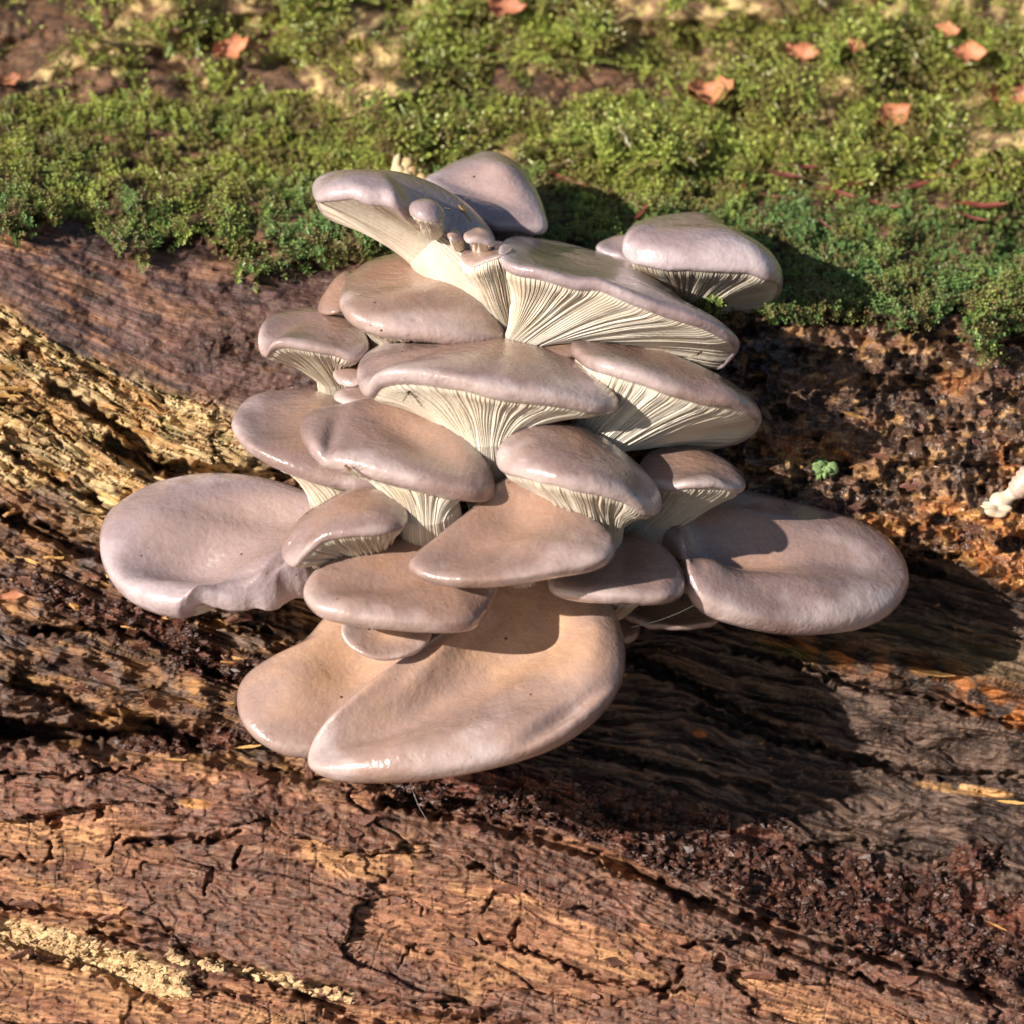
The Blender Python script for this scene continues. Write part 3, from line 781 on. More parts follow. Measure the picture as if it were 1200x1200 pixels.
GROUP = 'oyster mushrooms of the cluster on the log'
def mushroom(label, rim, centre, h=.3, n=(0, .85, .5), m=2.4, t=.14, dep=0, depw=.45, stem=None, sr=.22, base=None, br=None,
             gills=True, gap=.075, bulge=.25, mat=None, seed=0, wav=.03, name='oyster_mushroom', cat='mushroom', group=GROUP, amp=.036, lobes=(), rag=None, und_a=.15, dents=(), thin=None):
    nt_ = 288
    pts, _ = closed_spline(rim, nt_)
    R = P(pts[:, 0], pts[:, 1], pts[:, 2]); Cc = P(*centre)
    nv = V3(*n); nv /= np.linalg.norm(nv)
    r = np.random.default_rng(seed + 50)
    th = np.arange(nt_) / nt_ * 2 * math.pi
    # waviness of the margin
    wv = sum(r.normal(0, 1) * np.sin(k * th + r.uniform(0, 6.28)) / k ** .8 for k in range(3, 13)) * wav
    h = h * 1.25; t = t * 1.12; m = 2 + (m - 2) * .75
    rad = R - Cc; ln = np.linalg.norm(rad, axis=1, keepdims=True)
    tw = t * np.clip(ln / 1.2, .45, 1.0)
    # ---- cap
    if thin: tw = tw * (1 - (thin[2] * sst(thin[0], thin[0] + 10, pts[:, 0]) * (1 - sst(thin[1] - 10, thin[1], pts[:, 0])) * (pts[:, 1] > rim_mid(pts)))[:, None])
    rows = []; radv = []
    GS = list(np.linspace(0.01, .6, 16)); f0 = math.asin(.6 ** (m / 2))
    GS += [math.sin(f) ** (2 / m) for f in np.linspace(f0, math.pi / 2, 20)[1:]]
    rn = (rad @ nv)[:, None]; rpl = rad - rn * nv
    FT = np.fft.rfft(rad, axis=0); FT[3:] = 0; FT[0] *= .3
    lp = np.fft.irfft(FT, nt_, axis=0); lpn = (lp @ nv)[:, None]; lpp = lp - lpn * nv
    wgt = lambda g: sst(0, .9, np.array(g))
    phs = [r.uniform(0, 6.28, 6) for _ in range(2)]; kk = [r.normal(0, 1.5, (6, 3)) for _ in range(2)]
    for g in GS:
        g = min(g, 1.0); z = h * max(0, 1 - g ** m) ** (1 / m)
        W_ = float(wgt(g)); p = Cc + (lpp * (1 - W_) + rpl * W_) * g + nv * (lpn * (1 - W_) + rn * W_) * g * g + nv * z - nv * dep * math.exp(-(g / depw) ** 2)
        p = p + nv * (wv[:, None] * g ** 5)
        q = p
        und = sum(np.sin(q @ kk[0][i] + phs[0][i]) for i in range(6)) / 6
        p = p + nv * (und * und_a * (1 - g ** 3) * min(1, float(ln.mean())))[:, None]
        rows.append(p); radv.append(g)
    for ph in np.linspace(0, math.pi * .5, 8)[1:]:
        p = Cc + rad * (1 - (tw / ln) * (1 - math.cos(ph))) + nv * wv[:, None] - nv * tw * 1.0 * math.sin(ph)
        rows.append(p + 0); radv.append(1 + .02 * ph)
    if rag is not None:                      # torn, ruffled lower margin
        a0, a1, am = rag
        msk = sst(a0, a0 + 8, pts[:, 0]) * (1 - sst(a1 - 8, a1, pts[:, 0])) * (pts[:, 1] > rim_mid(pts))
        rg = (np.abs(np.sin(pts[:, 0] * .075 + 1.2)) - .5 + np.sin(pts[:, 0] * .23 + 1) * .3 + r.normal(0, .10, nt_)) * am * 2
        for i in range(len(rows)):
            gg = max(0, (radv[i] - .72) / .28)
            rows[i] = rows[i] + (msk * (rg * gg * gg))[:, None] * (rad / ln) + (msk * .07 * math.sin(min(1, gg) * 3.14))[:, None] * nv
    Vv = np.stack(rows); nr = len(rows)
    if dents:                                # folds and hollows pressed into the cap
        rel = Vv - ORG; ix = rel @ RIGHT; iy = rel @ UP; iz = rel @ BACK
        kx = 600 + 100 * ix * DIST / (DIST - iz); ky = 600 - 100 * iy * DIST / (DIST - iz)
        for cx, cy, rx, ry, rot, dp in dents:
            Vv = Vv + (blob(kx, ky, cx, cy, rx, ry, rot) * dp)[..., None] * nv
    root = thing(name, label, cat, P(*(base or stem or centre)), group)
    gsc = np.array(radv)[:, None] * np.ones((1, nt_))
    circ = ln.mean() * 6.28
    At = P(*(base or stem or centre)) if stem is not None else Cc
    At = At + (Cc - At) * .35
    dv = Vv - At; dl_ = np.linalg.norm(dv, axis=-1, keepdims=True)
    rv = dv / dl_ * circ * 1.9 + dv * .35
    top = Vv[0].mean(0)
    verts = np.vstack([Vv.reshape(-1, 3), top[None]])
    quads = grid_faces(nr, nt_, True)
    pole = len(verts) - 1
    fan = np.stack([np.full(nt_, pole), (np.arange(nt_) + 1) % nt_, np.arange(nt_)], -1)
    # winding test
    me_f = [tuple(q) for q in quads]
    A = verts[quads[nt_ * 8, 1]] - verts[quads[nt_ * 8, 0]]; B = verts[quads[nt_ * 8, 3]] - verts[quads[nt_ * 8, 0]]
    flip = np.dot(np.cross(A, B), nv) < 0
    if flip: quads = quads[:, ::-1]
    else: fan = fan[:, ::-1]
    if np.dot(np.cross(verts[fan[0, 1]] - verts[fan[0, 0]], verts[fan[0, 2]] - verts[fan[0, 0]]), nv) < 0: fan = fan[:, ::-1]
    me = bpy.data.meshes.new('cap')
    me.from_pydata(verts.tolist(), [], quads.tolist() + fan.tolist())
    me.polygons.foreach_set('use_smooth', np.ones(len(me.polygons), bool))
    at = me.attributes.new('rad', 'FLOAT', 'POINT'); at.data.foreach_set('value', np.append(gsc.ravel(), 0).astype(np.float32))
    at = me.attributes.new('rv', 'FLOAT_VECTOR', 'POINT'); at.data.foreach_set('vector', np.vstack([rv.reshape(-1, 3), [[0, 0, 0]]]).astype(np.float32).ravel())
    me.materials.append(mat or M_CAP)
    co = bpy.data.objects.new('cap', me); COL.objects.link(co); co.parent = root; co.matrix_parent_inverse = Matrix.Translation(-root.location)
    if stem is None: return root
    # ---- gills
    S = P(*stem); Bs = P(*(base or (stem[0], stem[1] + 30, stem[2] - .6)))
    ax = (Bs - S); ax /= np.linalg.norm(ax)
    ng = max(16, int(circ / gap)); per = 8; nf = ng * per if gills else 200
    thf = np.arange(nf) / nf
    idx = thf * nt_; i0 = np.floor(idx).astype(int) % nt_; i1 = (i0 + 1) % nt_; fr_ = (idx - np.floor(idx))[:, None]
    lip = Vv[-1]; L0 = lip[i0] * (1 - fr_) + lip[i1] * fr_
    rf = rad[i0] * (1 - fr_) + rad[i1] * fr_
    rp = rf - ax[None] * (rf @ ax)[:, None]; rp /= np.linalg.norm(rp, axis=1, keepdims=True)
    P2 = S + rp * sr
    P1 = L0 * .42 + P2 * .58 + nv * bulge + rf * .0
    P1 = P1 + (Cc - nv * (.05) - P1) * .18
    nu = 26; us = np.linspace(0, 1, nu)
    U = us[:, None, None]
    G = (1 - U) ** 2 * L0[None] + 2 * U * (1 - U) * P1[None] + U * U * P2[None]
    du = np.gradient(G, axis=0); dth = np.roll(G, -1, 1) - np.roll(G, 1, 1)
    Nn = np.cross(du, dth); Nn /= (np.linalg.norm(Nn, axis=-1, keepdims=True) + 1e-9)
    sgn = np.sign((Nn[nu // 2] * rf).sum(-1).mean() - (Nn[nu // 2] @ nv).mean())
    if sgn == 0: sgn = 1
    Nn *= sgn
    warp = sum(r.normal(0, .5) * np.sin(2 * math.pi * k * thf + r.uniform(0, 6.28)) for k in (3, 7, 11, 17, 23))
    uw = .6 * np.sin(us * 7 + r.uniform(0, 6))[:, None] * np.sin(2 * math.pi * 9 * thf)[None]
    phs_ = math.pi * (ng * thf[None] + warp[None] * .6 + uw * .5)
    pl = 1 - np.abs(np.cos(phs_)) ** 8
    pl2 = 1 - np.abs(np.cos(phs_ * 2)) ** 3
    k2 = (1 - sst(.25, .5, us + 0))[:, None]
    am_ = amp * (sst(0, .06, us) * (1 - .55 * sst(.6, 1, us)))[:, None] * np.ones((1, nf))
    hv = (1 + .35 * np.sin(ng * thf * 1.7 + 3 * np.sin(thf * 40)))[None]
    if gills:
        disp = am_ * (pl * hv * (1 - .3 * k2) + .3 * k2 * pl2)
        G = G + Nn * disp[..., None]
        groove = 1 - pl
    else:
        rib = np.sin(thf * 2 * math.pi * int(ng * .55) + 2 * np.sin(thf * 30))[None]
        G = G + Nn * (am_ * .25 * rib)[..., None]; groove = (rib * -.5 + .5) * np.ones((nu, 1)) * .5
    gf = grid_faces(nu, nf, True)
    o = mesh_obj('gills', G.reshape(-1, 3), gf, M_GILL, root, dict(groove=(groove * np.ones((nu, 1))).ravel()))
    # ---- stem
    ns_ = 10; ring = G[-1] - S
    ss = np.linspace(0, 1, ns_); brr = (br or sr * .9)
    rows = []
    for s in ss:
        c_ = S * (1 - s) + Bs * s + V3(0, 0, 1) * 0
        sc_ = 1 + (brr / sr - 1) * s + .12 * math.sin(s * 3.0)
        rows.append(c_ + ring * sc_)
    mesh_obj('stem', np.stack(rows).reshape(-1, 3), grid_faces(ns_, nf, True), M_GILL, root, dict(groove=np.tile(groove[-1] if groove.ndim > 1 else groove, ns_)))
    return root

def rim_mid(pts): return (pts[:, 1].min() + pts[:, 1].max()) / 2

# top of the cluster -------------------------------------------------
mushroom('smooth grey cap at the very top, behind the others, against moss', 
         [(495, 215, -0.85), (503, 227, -0.65), (540, 246, -0.35), (572, 267, -0.15), (600, 270, -0.15), (638, 271, -0.25), (640, 255, -0.55), (625, 218, -1.15), (602, 195, -1.55), (575, 185, -1.75), (545, 192, -1.65), (512, 204, -1.25)],
         (578, 235, -0.85), h=.26, n=(0, .6, .8), m=2.2, t=.10, stem=(580, 290, -0.85), base=(580, 330, -1.25), mat=M_CAPL, seed=1, wav=.02, dents=((560, 222, 50, 10, .35, -.07), (590, 200, 26, 12, .2, .10)))
mushroom('flared mushroom leaning left at the upper left of the cluster, pale ribbed stem showing', 
         [(366, 222, .7), (369, 233, 1.2), (384, 230, 1.4), (405, 229, 1.5), (428, 233, 1.6), (448, 234, 1.6), (464, 241, 1.6), (482, 256, 1.4), (530, 275, .9), (580, 290, .4), (570, 283, -.2), (500, 262, -.6), (450, 258, -.5), (432, 268, -.2), (405, 262, .1), (378, 250, .3)],
         (446, 236, .55), h=.32, n=(0.05, .95, .2), m=2.1, t=.06, stem=(505, 285, .55), sr=.34, base=(592, 375, .5), br=.45, gills=False, bulge=.0, mat=M_CAPL, seed=2, wav=.02, amp=.034)
mushroom('wide cap sloping down to the right near the top, long cream gills underneath',
         [(585, 290, 1.30), (588, 306, 1.70), (605, 316, 1.90), (640, 322, 2.00), (675, 331, 2.00), (702, 333, 2.00), (734, 346, 2.00), (781, 364, 1.90), (813, 374, 1.80), (845, 387, 1.60), (861, 396, 1.40), (867, 405, 1.10), (858, 419, 0.80), (844, 428, 0.50), (838, 405, 0.00), (800, 360, -0.50), (750, 325, -0.80), (690, 300, -0.90), (640, 285, -0.70), (600, 280, 0.20)],
         (700, 335, 0.70), h=.17, n=(.12, .95, .25), m=2.3, t=.075, stem=(612, 395, 1.15), sr=.18, base=(590, 440, 0.20), gap=.088, bulge=.05, mat=M_CAPL, seed=3, wav=.014, und_a=.05, amp=.036)
mushroom('round-shouldered cap at the upper right beside the moss, gills showing below',
         [(729, 288, 0.10), (738, 301, 0.30), (762, 308, 0.45), (797, 311, 0.50), (840, 312, 0.50), (876, 314, 0.45), (902, 322, 0.35), (917, 330, 0.00), (914, 345, -0.40), (900, 358, -0.70), (880, 366, -1.00), (862, 369, -1.20), (860, 345, -1.70), (855, 300, -2.10), (800, 280, -2.00), (745, 278, -1.00)],
         (822, 305, -0.60), h=.40, n=(.03, .96, .25), m=2.3, t=.07, stem=(800, 372, -0.90), sr=.16, base=(780, 420, -1.00), gap=.075, bulge=.05, mat=M_CAPL, seed=4, wav=.01, und_a=.05)
mushroom('sliver of a cap peeping out left of the round-shouldered upper right cap',
         [(698, 290, -.6), (712, 300, -.4), (745, 305, -.4), (760, 295, -.8), (740, 282, -1.1), (712, 283, -1.0)], (730, 291, -.75), h=.10, m=2.2, t=.05, stem=(730, 320, -.8), sr=.1, base=(730, 350, -.9), gap=.08, mat=M_CAPL, seed=5)
mushroom('tiny button mushroom perched on the pale flared stem near the top',
         [(479, 246, 1.55), (486, 254, 1.75), (500, 258, 1.8), (516, 261, 1.7), (521, 254, 1.5), (510, 246, 1.3), (490, 243, 1.35)], (500, 251, 1.55), h=.13, n=(0, .95, .3), m=2.3, t=.03, stem=(505, 260, 1.45), sr=.12, base=(508, 270, 1.0), gap=.06, bulge=0, mat=M_CAPL, seed=6, wav=.0, amp=.02)
mushroom('larger of two cream nubs in the middle of the upper fused stems',
         [(543, 277, 1.4), (548, 284, 1.5), (562, 284, 1.5), (578, 288, 1.4), (578, 280, 1.3), (565, 272, 1.2), (550, 271, 1.25)], (562, 279, 1.35), h=.08, n=(0, .9, .4), t=.03, stem=(564, 284, 1.25), sr=.13, base=(566, 292, .8), gills=False, bulge=0, mat=M_CAPT, seed=7, wav=0)
mushroom('smaller of two cream nubs in the middle of the upper fused stems',
         [(524, 275, 1.4), (528, 281, 1.5), (538, 284, 1.45), (541, 278, 1.35), (534, 272, 1.3)], (532, 277, 1.38), h=.05, n=(0, .9, .4), t=.02, stem=(535, 282, 1.2), sr=.08, base=(538, 288, .8), gills=False, bulge=0, mat=M_CAPT, seed=8, wav=0)
# fan of cream gills between the two top lobes
mushroom('cream fan of narrow gills joining the two top caps',
         [(540, 300, 1.2), (552, 312, 1.45), (570, 306, 1.6), (588, 300, 1.65), (600, 292, 1.4), (592, 284, .8), (560, 284, .8)], (574, 296, 1.2), h=.03, n=(0, .95, .3), t=.03, stem=(594, 372, .95), sr=.10, base=(600, 400, .5), gap=.05, bulge=.0, mat=M_CAPT, seed=9, wav=0, amp=.07)

# second storey ------------------------------------------------------
mushroom('warm brown smooth cap tucked under the upper left flared mushroom',
         [(398, 350, .9), (401, 366, 1.3), (415, 378, 1.5), (450, 388, 1.6), (490, 394, 1.6), (545, 399, 1.5), (588, 400, 1.2), (590, 385, .7), (572, 352, .0), (535, 324, -.5), (490, 311, -.7), (440, 312, -.5), (410, 326, .2)],
         (500, 352, .4), h=.28, n=(0, .8, .6), m=2.2, t=.10, stem=(470, 420, .4), sr=.3, base=(500, 450, .1), mat=M_CAPD, seed=10, wav=.01, gap=.1, dents=((470, 350, 60, 14, -.2, .08),))
mushroom('narrow lobe half hidden behind the left end of the warm brown cap',
         [(372, 362, .5), (380, 368, .7), (398, 366, .8), (418, 352, .6), (422, 332, .2), (408, 320, .0), (392, 330, .1), (380, 345, .3)], (398, 346, .4), h=.08, n=(0, .7, .7), t=.05, stem=(420, 390, .2), sr=.12, base=(430, 420, 0), mat=M_CAPD, seed=11, wav=.01, gills=False)
mushroom('small cap curling down at the left edge, ribbed cream stem below it',
         [(303, 392, 1.1), (304, 410, 1.25), (311, 416, 1.35), (322, 404, 1.45), (350, 406, 1.5), (385, 413, 1.5), (415, 419, 1.45), (431, 412, 1.2), (430, 396, .8), (412, 378, .3), (380, 368, .0), (340, 367, .2), (314, 376, .7)],
         (368, 388, .75), h=.15, n=(0, .92, .4), m=2.4, t=.07, stem=(392, 440, .55), sr=.20, base=(404, 485, .2), gap=.06, bulge=.05, mat=M_CAP, seed=12, wav=.01, amp=.035)
mushroom('upper of two small half-open buds left of the centre cap',
         [(390, 438, 1.0), (396, 448, 1.15), (412, 452, 1.25), (430, 446, 1.2), (434, 432, .9), (420, 423, .7), (400, 425, .8)], (411, 437, 1.0), h=.07, n=(0, .9, .4), t=.035, stem=(424, 468, .7), sr=.1, base=(430, 490, .4), mat=M_CAP, seed=13, wav=.01, gap=.07)
mushroom('lower of two small half-open buds left of the centre cap',
         [(392, 463, 1.2), (398, 472, 1.4), (425, 475, 1.55), (455, 471, 1.6), (466, 462, 1.4), (450, 454, 1.0), (415, 451, .9)], (428, 463, 1.25), h=.07, n=(0, .9, .4), t=.035, stem=(430, 492, .8), sr=.12, base=(440, 510, .4), mat=M_CAP, seed=14, wav=.01, gap=.07)
mushroom('broad grey cap in the middle of the cluster, deep gills running down to its stem',
         [(418, 436, 1.70), (421, 452, 1.95), (428, 456, 2.15), (440, 444, 2.35), (470, 441, 2.50), (530, 447, 2.60), (578, 458, 2.65), (620, 464, 2.60), (671, 472, 2.45), (712, 478, 2.20), (725, 470, 1.80), (700, 440, 1.00), (640, 415, 0.50), (540, 405, 0.40), (460, 408, 0.70), (428, 420, 1.20)],
         (570, 428, 1.45), h=.19, n=(0, .93, .35), m=2.7, t=.10, stem=(570, 505, 1.90), sr=.34, base=(578, 600, 1.30), br=.24, gap=.085, bulge=.05, mat=M_CAP, seed=15, wav=.014, und_a=.08, amp=.036)
mushroom('back cap showing only as a strip between the centre cap and the top gills',
         [(592, 404, 1.0), (605, 415, 1.3), (650, 420, 1.4), (695, 412, 1.2), (690, 398, .8), (650, 391, .5), (612, 393, .6)], (645, 405, .9), h=.08, t=.05, stem=(650, 440, .6), sr=.15, base=(650, 470, .2), mat=M_CAPD, seed=16, wav=.01, gap=.09)
mushroom('right-hand cap with a curled tip and pale sunlit gills fanning beneath',
         [(668, 408, 1.30), (682, 420, 1.70), (702, 429, 1.95), (737, 441, 2.05), (781, 456, 2.05), (823, 468, 1.95), (862, 473, 1.80), (886, 484, 1.50), (893, 492, 1.10), (884, 506, 0.80), (862, 518, 0.50), (835, 524, 0.30), (812, 522, 0.15), (825, 490, -0.20), (820, 445, -0.40), (770, 410, -0.20), (720, 398, 0.20), (685, 398, 0.80)],
         (770, 438, 0.90), h=.20, n=(.12, .93, .3), m=2.4, t=.07, stem=(690, 520, 1.35), sr=.26, base=(660, 575, 0.60), gap=.085, bulge=.0, mat=M_CAP, seed=17, wav=.014, und_a=.08, amp=.034)
# third storey -------------------------------------------------------
mushroom('left-hand cap tucked behind the glossy folded cap, cream stem below',
         [(272, 492, 1.2), (276, 510, 1.5), (292, 528, 1.8), (325, 545, 2.0), (370, 560, 2.1), (425, 571, 2.1), (468, 574, 2.0), (480, 560, 1.5), (460, 520, .8), (415, 485, .3), (375, 472, .1), (330, 466, .2), (292, 470, .7)],
         (370, 510, 1.0), h=.22, n=(0, .82, .55), m=2.4, t=.10, stem=(402, 565, 1.5), sr=.42, base=(420, 600, .3), mat=M_CAP, seed=18, wav=.012, gap=.09, amp=.035)
mushroom('glossy folded cap left of centre overlapping its neighbour, gilled stem beneath',
         [(351, 505, 2.0), (358, 522, 2.3), (380, 540, 2.55), (420, 552, 2.7), (465, 562, 2.8), (520, 577, 2.8), (560, 582, 2.7), (579, 577, 2.4), (577, 550, 1.9), (560, 515, 1.4), (525, 488, 1.1), (480, 476, 1.0), (430, 478, 1.1), (385, 486, 1.4), (358, 492, 1.7)],
         (500, 508, 1.65), h=.24, n=(0, .75, .65), m=2.6, t=.15, stem=(500, 590, 2.2), sr=.34, base=(505, 640, 1.7), mat=M_CAP, seed=19, wav=.016, gap=.08, dents=((386, 520, 7, 34, .30, -.07), (368, 505, 14, 24, .3, .03), (500, 520, 60, 16, .5, -.10)))
mushroom('rounded cap right of centre, its lower edge lifting over cream gills',
         [(582, 532, 2.2), (586, 548, 2.5), (612, 557, 2.8), (650, 566, 2.95), (690, 575, 2.95), (730, 586, 2.8), (758, 600, 2.6), (773, 598, 2.3), (773, 580, 2.0), (748, 553, 1.6), (712, 525, 1.3), (675, 508, 1.3), (635, 505, 1.5), (600, 512, 1.8)],
         (675, 548, 2.2), h=.22, n=(.05, .85, .5), m=2.4, t=.07, stem=(700, 610, 2.1), sr=.28, base=(690, 660, 1.1), mat=M_CAP, seed=20, wav=.012, gap=.075, bulge=.0)
mushroom('small cap pointing right above the big right cap, pale stem running down left',
         [(748, 548, 1.3), (755, 565, 1.65), (780, 573, 1.85), (810, 570, 1.95), (842, 570, 1.85), (866, 576, 1.65), (874, 568, 1.4), (862, 550, 1.0), (830, 534, .6), (795, 526, .6), (765, 530, .9)],
         (808, 553, 1.25), h=.14, n=(0, .85, .5), m=2.3, t=.06, stem=(765, 605, 1.0), sr=.30, base=(725, 650, .8), mat=M_CAP, seed=21, wav=.01, gap=.07, bulge=.0, amp=.03)
# fourth storey ------------------------------------------------------
mushroom('broad flat cap at the far left with a torn ruffled lower edge',
         [(117, 632, .9), (122, 664, 1.2), (142, 693, 1.5), (172, 710, 1.75), (204, 718, 1.9), (216, 713, 1.92), (228, 707, 1.88), (240, 706, 1.84), (252, 709, 1.8), (268, 714, 1.78), (284, 714, 1.74), (298, 710, 1.7), (306, 711, 1.68), (314, 714, 1.66), (324, 711, 1.62), (333, 704, 1.55), (345, 698, 1.5), (358, 698, 1.42), (372, 690, 1.3), (385, 640, .9), (390, 600, .5), (350, 582, .25), (310, 570, .1), (262, 564, .05), (215, 567, .1), (165, 582, .3), (130, 604, .6)],
         (335, 640, .85), h=.34, n=(-.05, .7, .72), m=3.0, t=.17, dep=.10, depw=.5, und_a=.22, stem=(380, 660, .5), sr=.3, base=(450, 680, 0), mat=M_CAPL, seed=22, wav=.016, gap=.09, rag=(214, 372, .008), thin=(214, 372, .55), amp=.03, dents=((222, 642, 70, 24, -.15, -.42), (290, 600, 90, 16, .1, -.10), (262, 672, 50, 20, .3, -.16), (330, 650, 40, 16, -.3, .10), (180, 600, 60, 20, -.4, .06)))
mushroom('small curled cap between the far left cap and the folded cap',
         [(331, 640, 2.45), (333, 656, 2.55), (344, 662, 2.65), (356, 652, 2.75), (378, 634, 2.85), (415, 627, 2.9), (455, 624, 2.85), (476, 614, 2.6), (477, 598, 2.3), (458, 582, 2.0), (425, 580, 1.9), (385, 594, 2.0), (350, 614, 2.2)],
         (412, 606, 2.45), h=.14, n=(-.05, .85, .5), m=2.4, t=.06, stem=(435, 650, 1.9), sr=.2, base=(460, 680, 1.2), mat=M_CAP, seed=23, wav=.008, gap=.06, bulge=.05)
mushroom('big smooth cap at the far right casting a round shadow',
         [(766, 628, .9), (790, 640, 1.4), (802, 662, 1.8), (806, 690, 2.0), (828, 713, 2.1), (880, 731, 2.0), (940, 738, 1.75), (1000, 733, 1.45), (1046, 715, 1.1), (1065, 685, .7), (1058, 655, .35), (1028, 630, .1), (970, 609, -.1), (900, 595, -.1), (845, 588, 0), (808, 592, .15), (778, 608, .5)],
         (830, 640, .8), h=.30, n=(.05, .72, .7), m=3.0, t=.18, dep=.12, depw=.4, und_a=.2, stem=(790, 670, .3), sr=.3, base=(720, 690, 0), mat=M_CAP, seed=24, wav=.014, gap=.09, dents=((865, 646, 85, 15, .08, -.26), (830, 668, 30, 16, .4, .16), (930, 690, 80, 18, .1, .10), (985, 650, 70, 16, .3, -.10), (880, 610, 60, 14, .1, .10)))
mushroom('triangular cap in the centre front with a long straight lower margin',
         [(480, 658, 2.9), (488, 672, 3.1), (525, 683, 3.25), (580, 684, 3.3), (640, 675, 3.25), (700, 663, 3.1), (720, 651, 2.85), (718, 634, 2.6), (695, 612, 2.3), (660, 592, 2.05), (630, 572, 1.85), (600, 568, 1.8), (570, 580, 1.95), (548, 605, 2.3), (510, 635, 2.6)],
         (605, 602, 2.2), h=.20, n=(0, .65, .76), m=2.8, t=.14, stem=(610, 660, 1.7), sr=.25, base=(610, 670, .6), mat=M_CAPD, seed=25, wav=.012, gap=.09, dents=((560, 640, 60, 16, -.3, -.10), (640, 640, 60, 14, .1, .08), (600, 600, 30, 20, 0, -.12)))
mushroom('low cap left of centre lying under the triangular cap',
         [(357, 688, 2.5), (361, 708, 2.75), (385, 722, 2.9), (430, 731, 2.95), (490, 736, 2.95), (545, 736, 2.85), (568, 722, 2.6), (585, 680, 2.2), (575, 640, 1.8), (530, 614, 1.5), (480, 614, 1.5), (430, 632, 1.7), (385, 658, 2.1)],
         (510, 655, 1.95), h=.24, n=(0, .68, .74), m=2.8, t=.15, stem=(500, 720, 1.4), sr=.3, base=(520, 720, .5), mat=M_CAPD, seed=26, wav=.014, gap=.09, dents=((450, 680, 70, 14, -.2, -.12), (420, 700, 40, 12, 0, .07)))
mushroom('small oval cap under the right end of the triangular cap',
         [(643, 680, 2.3), (650, 693, 2.45), (690, 701, 2.6), (740, 704, 2.6), (782, 703, 2.5), (801, 694, 2.2), (800, 672, 1.8), (775, 644, 1.4), (740, 632, 1.3), (700, 634, 1.5), (662, 655, 1.9)],
         (740, 655, 1.65), h=.20, n=(0, .7, .72), m=2.6, t=.13, stem=(720, 700, 1.1), sr=.25, base=(690, 700, .3), mat=M_CAP, seed=27, wav=.008, gap=.09)
mushroom('brown half-hidden cap under the small oval cap and big right cap',
         [(726, 712, .9), (745, 728, 1.2), (790, 736, 1.3), (835, 730, 1.2), (850, 712, .8), (820, 695, .3), (760, 692, .3)], (790, 715, .8), h=.10, n=(0, .7, .7), t=.16, stem=None, mat=M_CAPD, seed=28, wav=.02, gap=.09)
mushroom('little brown bud in the shade right of the huge bottom cap',
         [(718, 735, .7), (722, 747, .85), (735, 752, .95), (748, 745, .85), (750, 730, .6), (738, 720, .4), (724, 723, .5)], (735, 737, .7), h=.12, n=(0, .7, .7), t=.14, stem=None, mat=M_CAPD, seed=29, wav=.0)
# bottom -------------------------------------------------------------
mushroom('large tan cap at the lower left behind the huge bottom cap',
         [(278, 818, 1.6), (283, 846, 1.85), (305, 870, 2.05), (340, 885, 2.1), (385, 884, 2.0), (430, 862, 1.9), (470, 815, 1.7), (500, 765, 1.3), (485, 735, .9), (440, 716, .8), (402, 712, .9), (380, 728, 1.0), (352, 758, 1.15), (308, 782, 1.3), (286, 798, 1.4)],
         (430, 760, 1.15), h=.30, n=(-.1, .5, .86), m=2.5, t=.16, und_a=.18, stem=(470, 760, .5), sr=.3, base=(520, 740, 0), mat=M_CAPT, seed=30, wav=.010, gap=.09, dep=.05, dents=((415, 770, 50, 40, -.5, -.16), (350, 800, 40, 30, -.4, .10), (380, 840, 60, 14, -.2, -.06)))
mushroom('little tan flap squeezed between the low left cap and huge bottom cap',
         [(400, 735, 2.2), (404, 752, 2.3), (425, 768, 2.4), (455, 774, 2.4), (488, 765, 2.3), (506, 745, 2.1), (500, 728, 1.7), (450, 722, 1.6), (410, 724, 1.8)], (452, 747, 2.0), h=.12, n=(0, .5, .86), t=.05, stem=(470, 750, 1.3), sr=.15, base=(500, 740, .6), mat=M_CAPT, seed=31, wav=.01)
mushroom('huge fan-shaped cap at the very bottom of the cluster',
         [(360, 882, 2.5), (366, 902, 2.65), (400, 914, 2.8), (470, 915, 2.95), (560, 902, 3.0), (640, 879, 2.9), (698, 846, 2.6), (727, 805, 2.25), (733, 762, 1.9), (722, 722, 1.5), (700, 690, 1.2), (640, 670, 1.0), (560, 680, 1.1), (520, 730, 1.5), (480, 775, 1.9), (410, 825, 2.2), (372, 858, 2.4)],
         (600, 730, 1.5), h=.36, n=(-.05, .5, .86), m=3.2, t=.18, dep=.20, depw=.6, und_a=.2, stem=(600, 760, .8), sr=.4, base=(600, 740, 0), mat=M_CAPT, seed=32, wav=.014, gap=.09, dents=((500, 815, 150, 24, -.42, -.34), (560, 862, 160, 20, -.2, .12), (662, 838, 46, 8, -.6, -.18), (470, 845, 60, 7, -.25, -.08), (560, 740, 60, 40, .2, -.1), (690, 760, 26, 60, .1, .10), (520, 760, 60, 12, -.8, .10)))

# small growth at the right edge
# ------------------------------------------------------------------ litter, lichen, flies
def skin_tube(path, rad, n=6):
    V = []; path = [np.array(p, float) for p in path]
    for i, p in enumerate(path):
        a = path[max(0, i - 1)]; b_ = path[min(len(path) - 1, i + 1)]
        t = b_ - a; t /= (np.linalg.norm(t) + 1e-9)
        u = np.cross(t, (0.13, .9, .4)); u /= np.linalg.norm(u); w_ = np.cross(t, u)
        for k in range(n):
            an = k * 6.283 / n; V.append(p + rad[i] * (math.cos(an) * u + math.sin(an) * w_))
    return np.array(V), grid_faces(len(path), n, True)

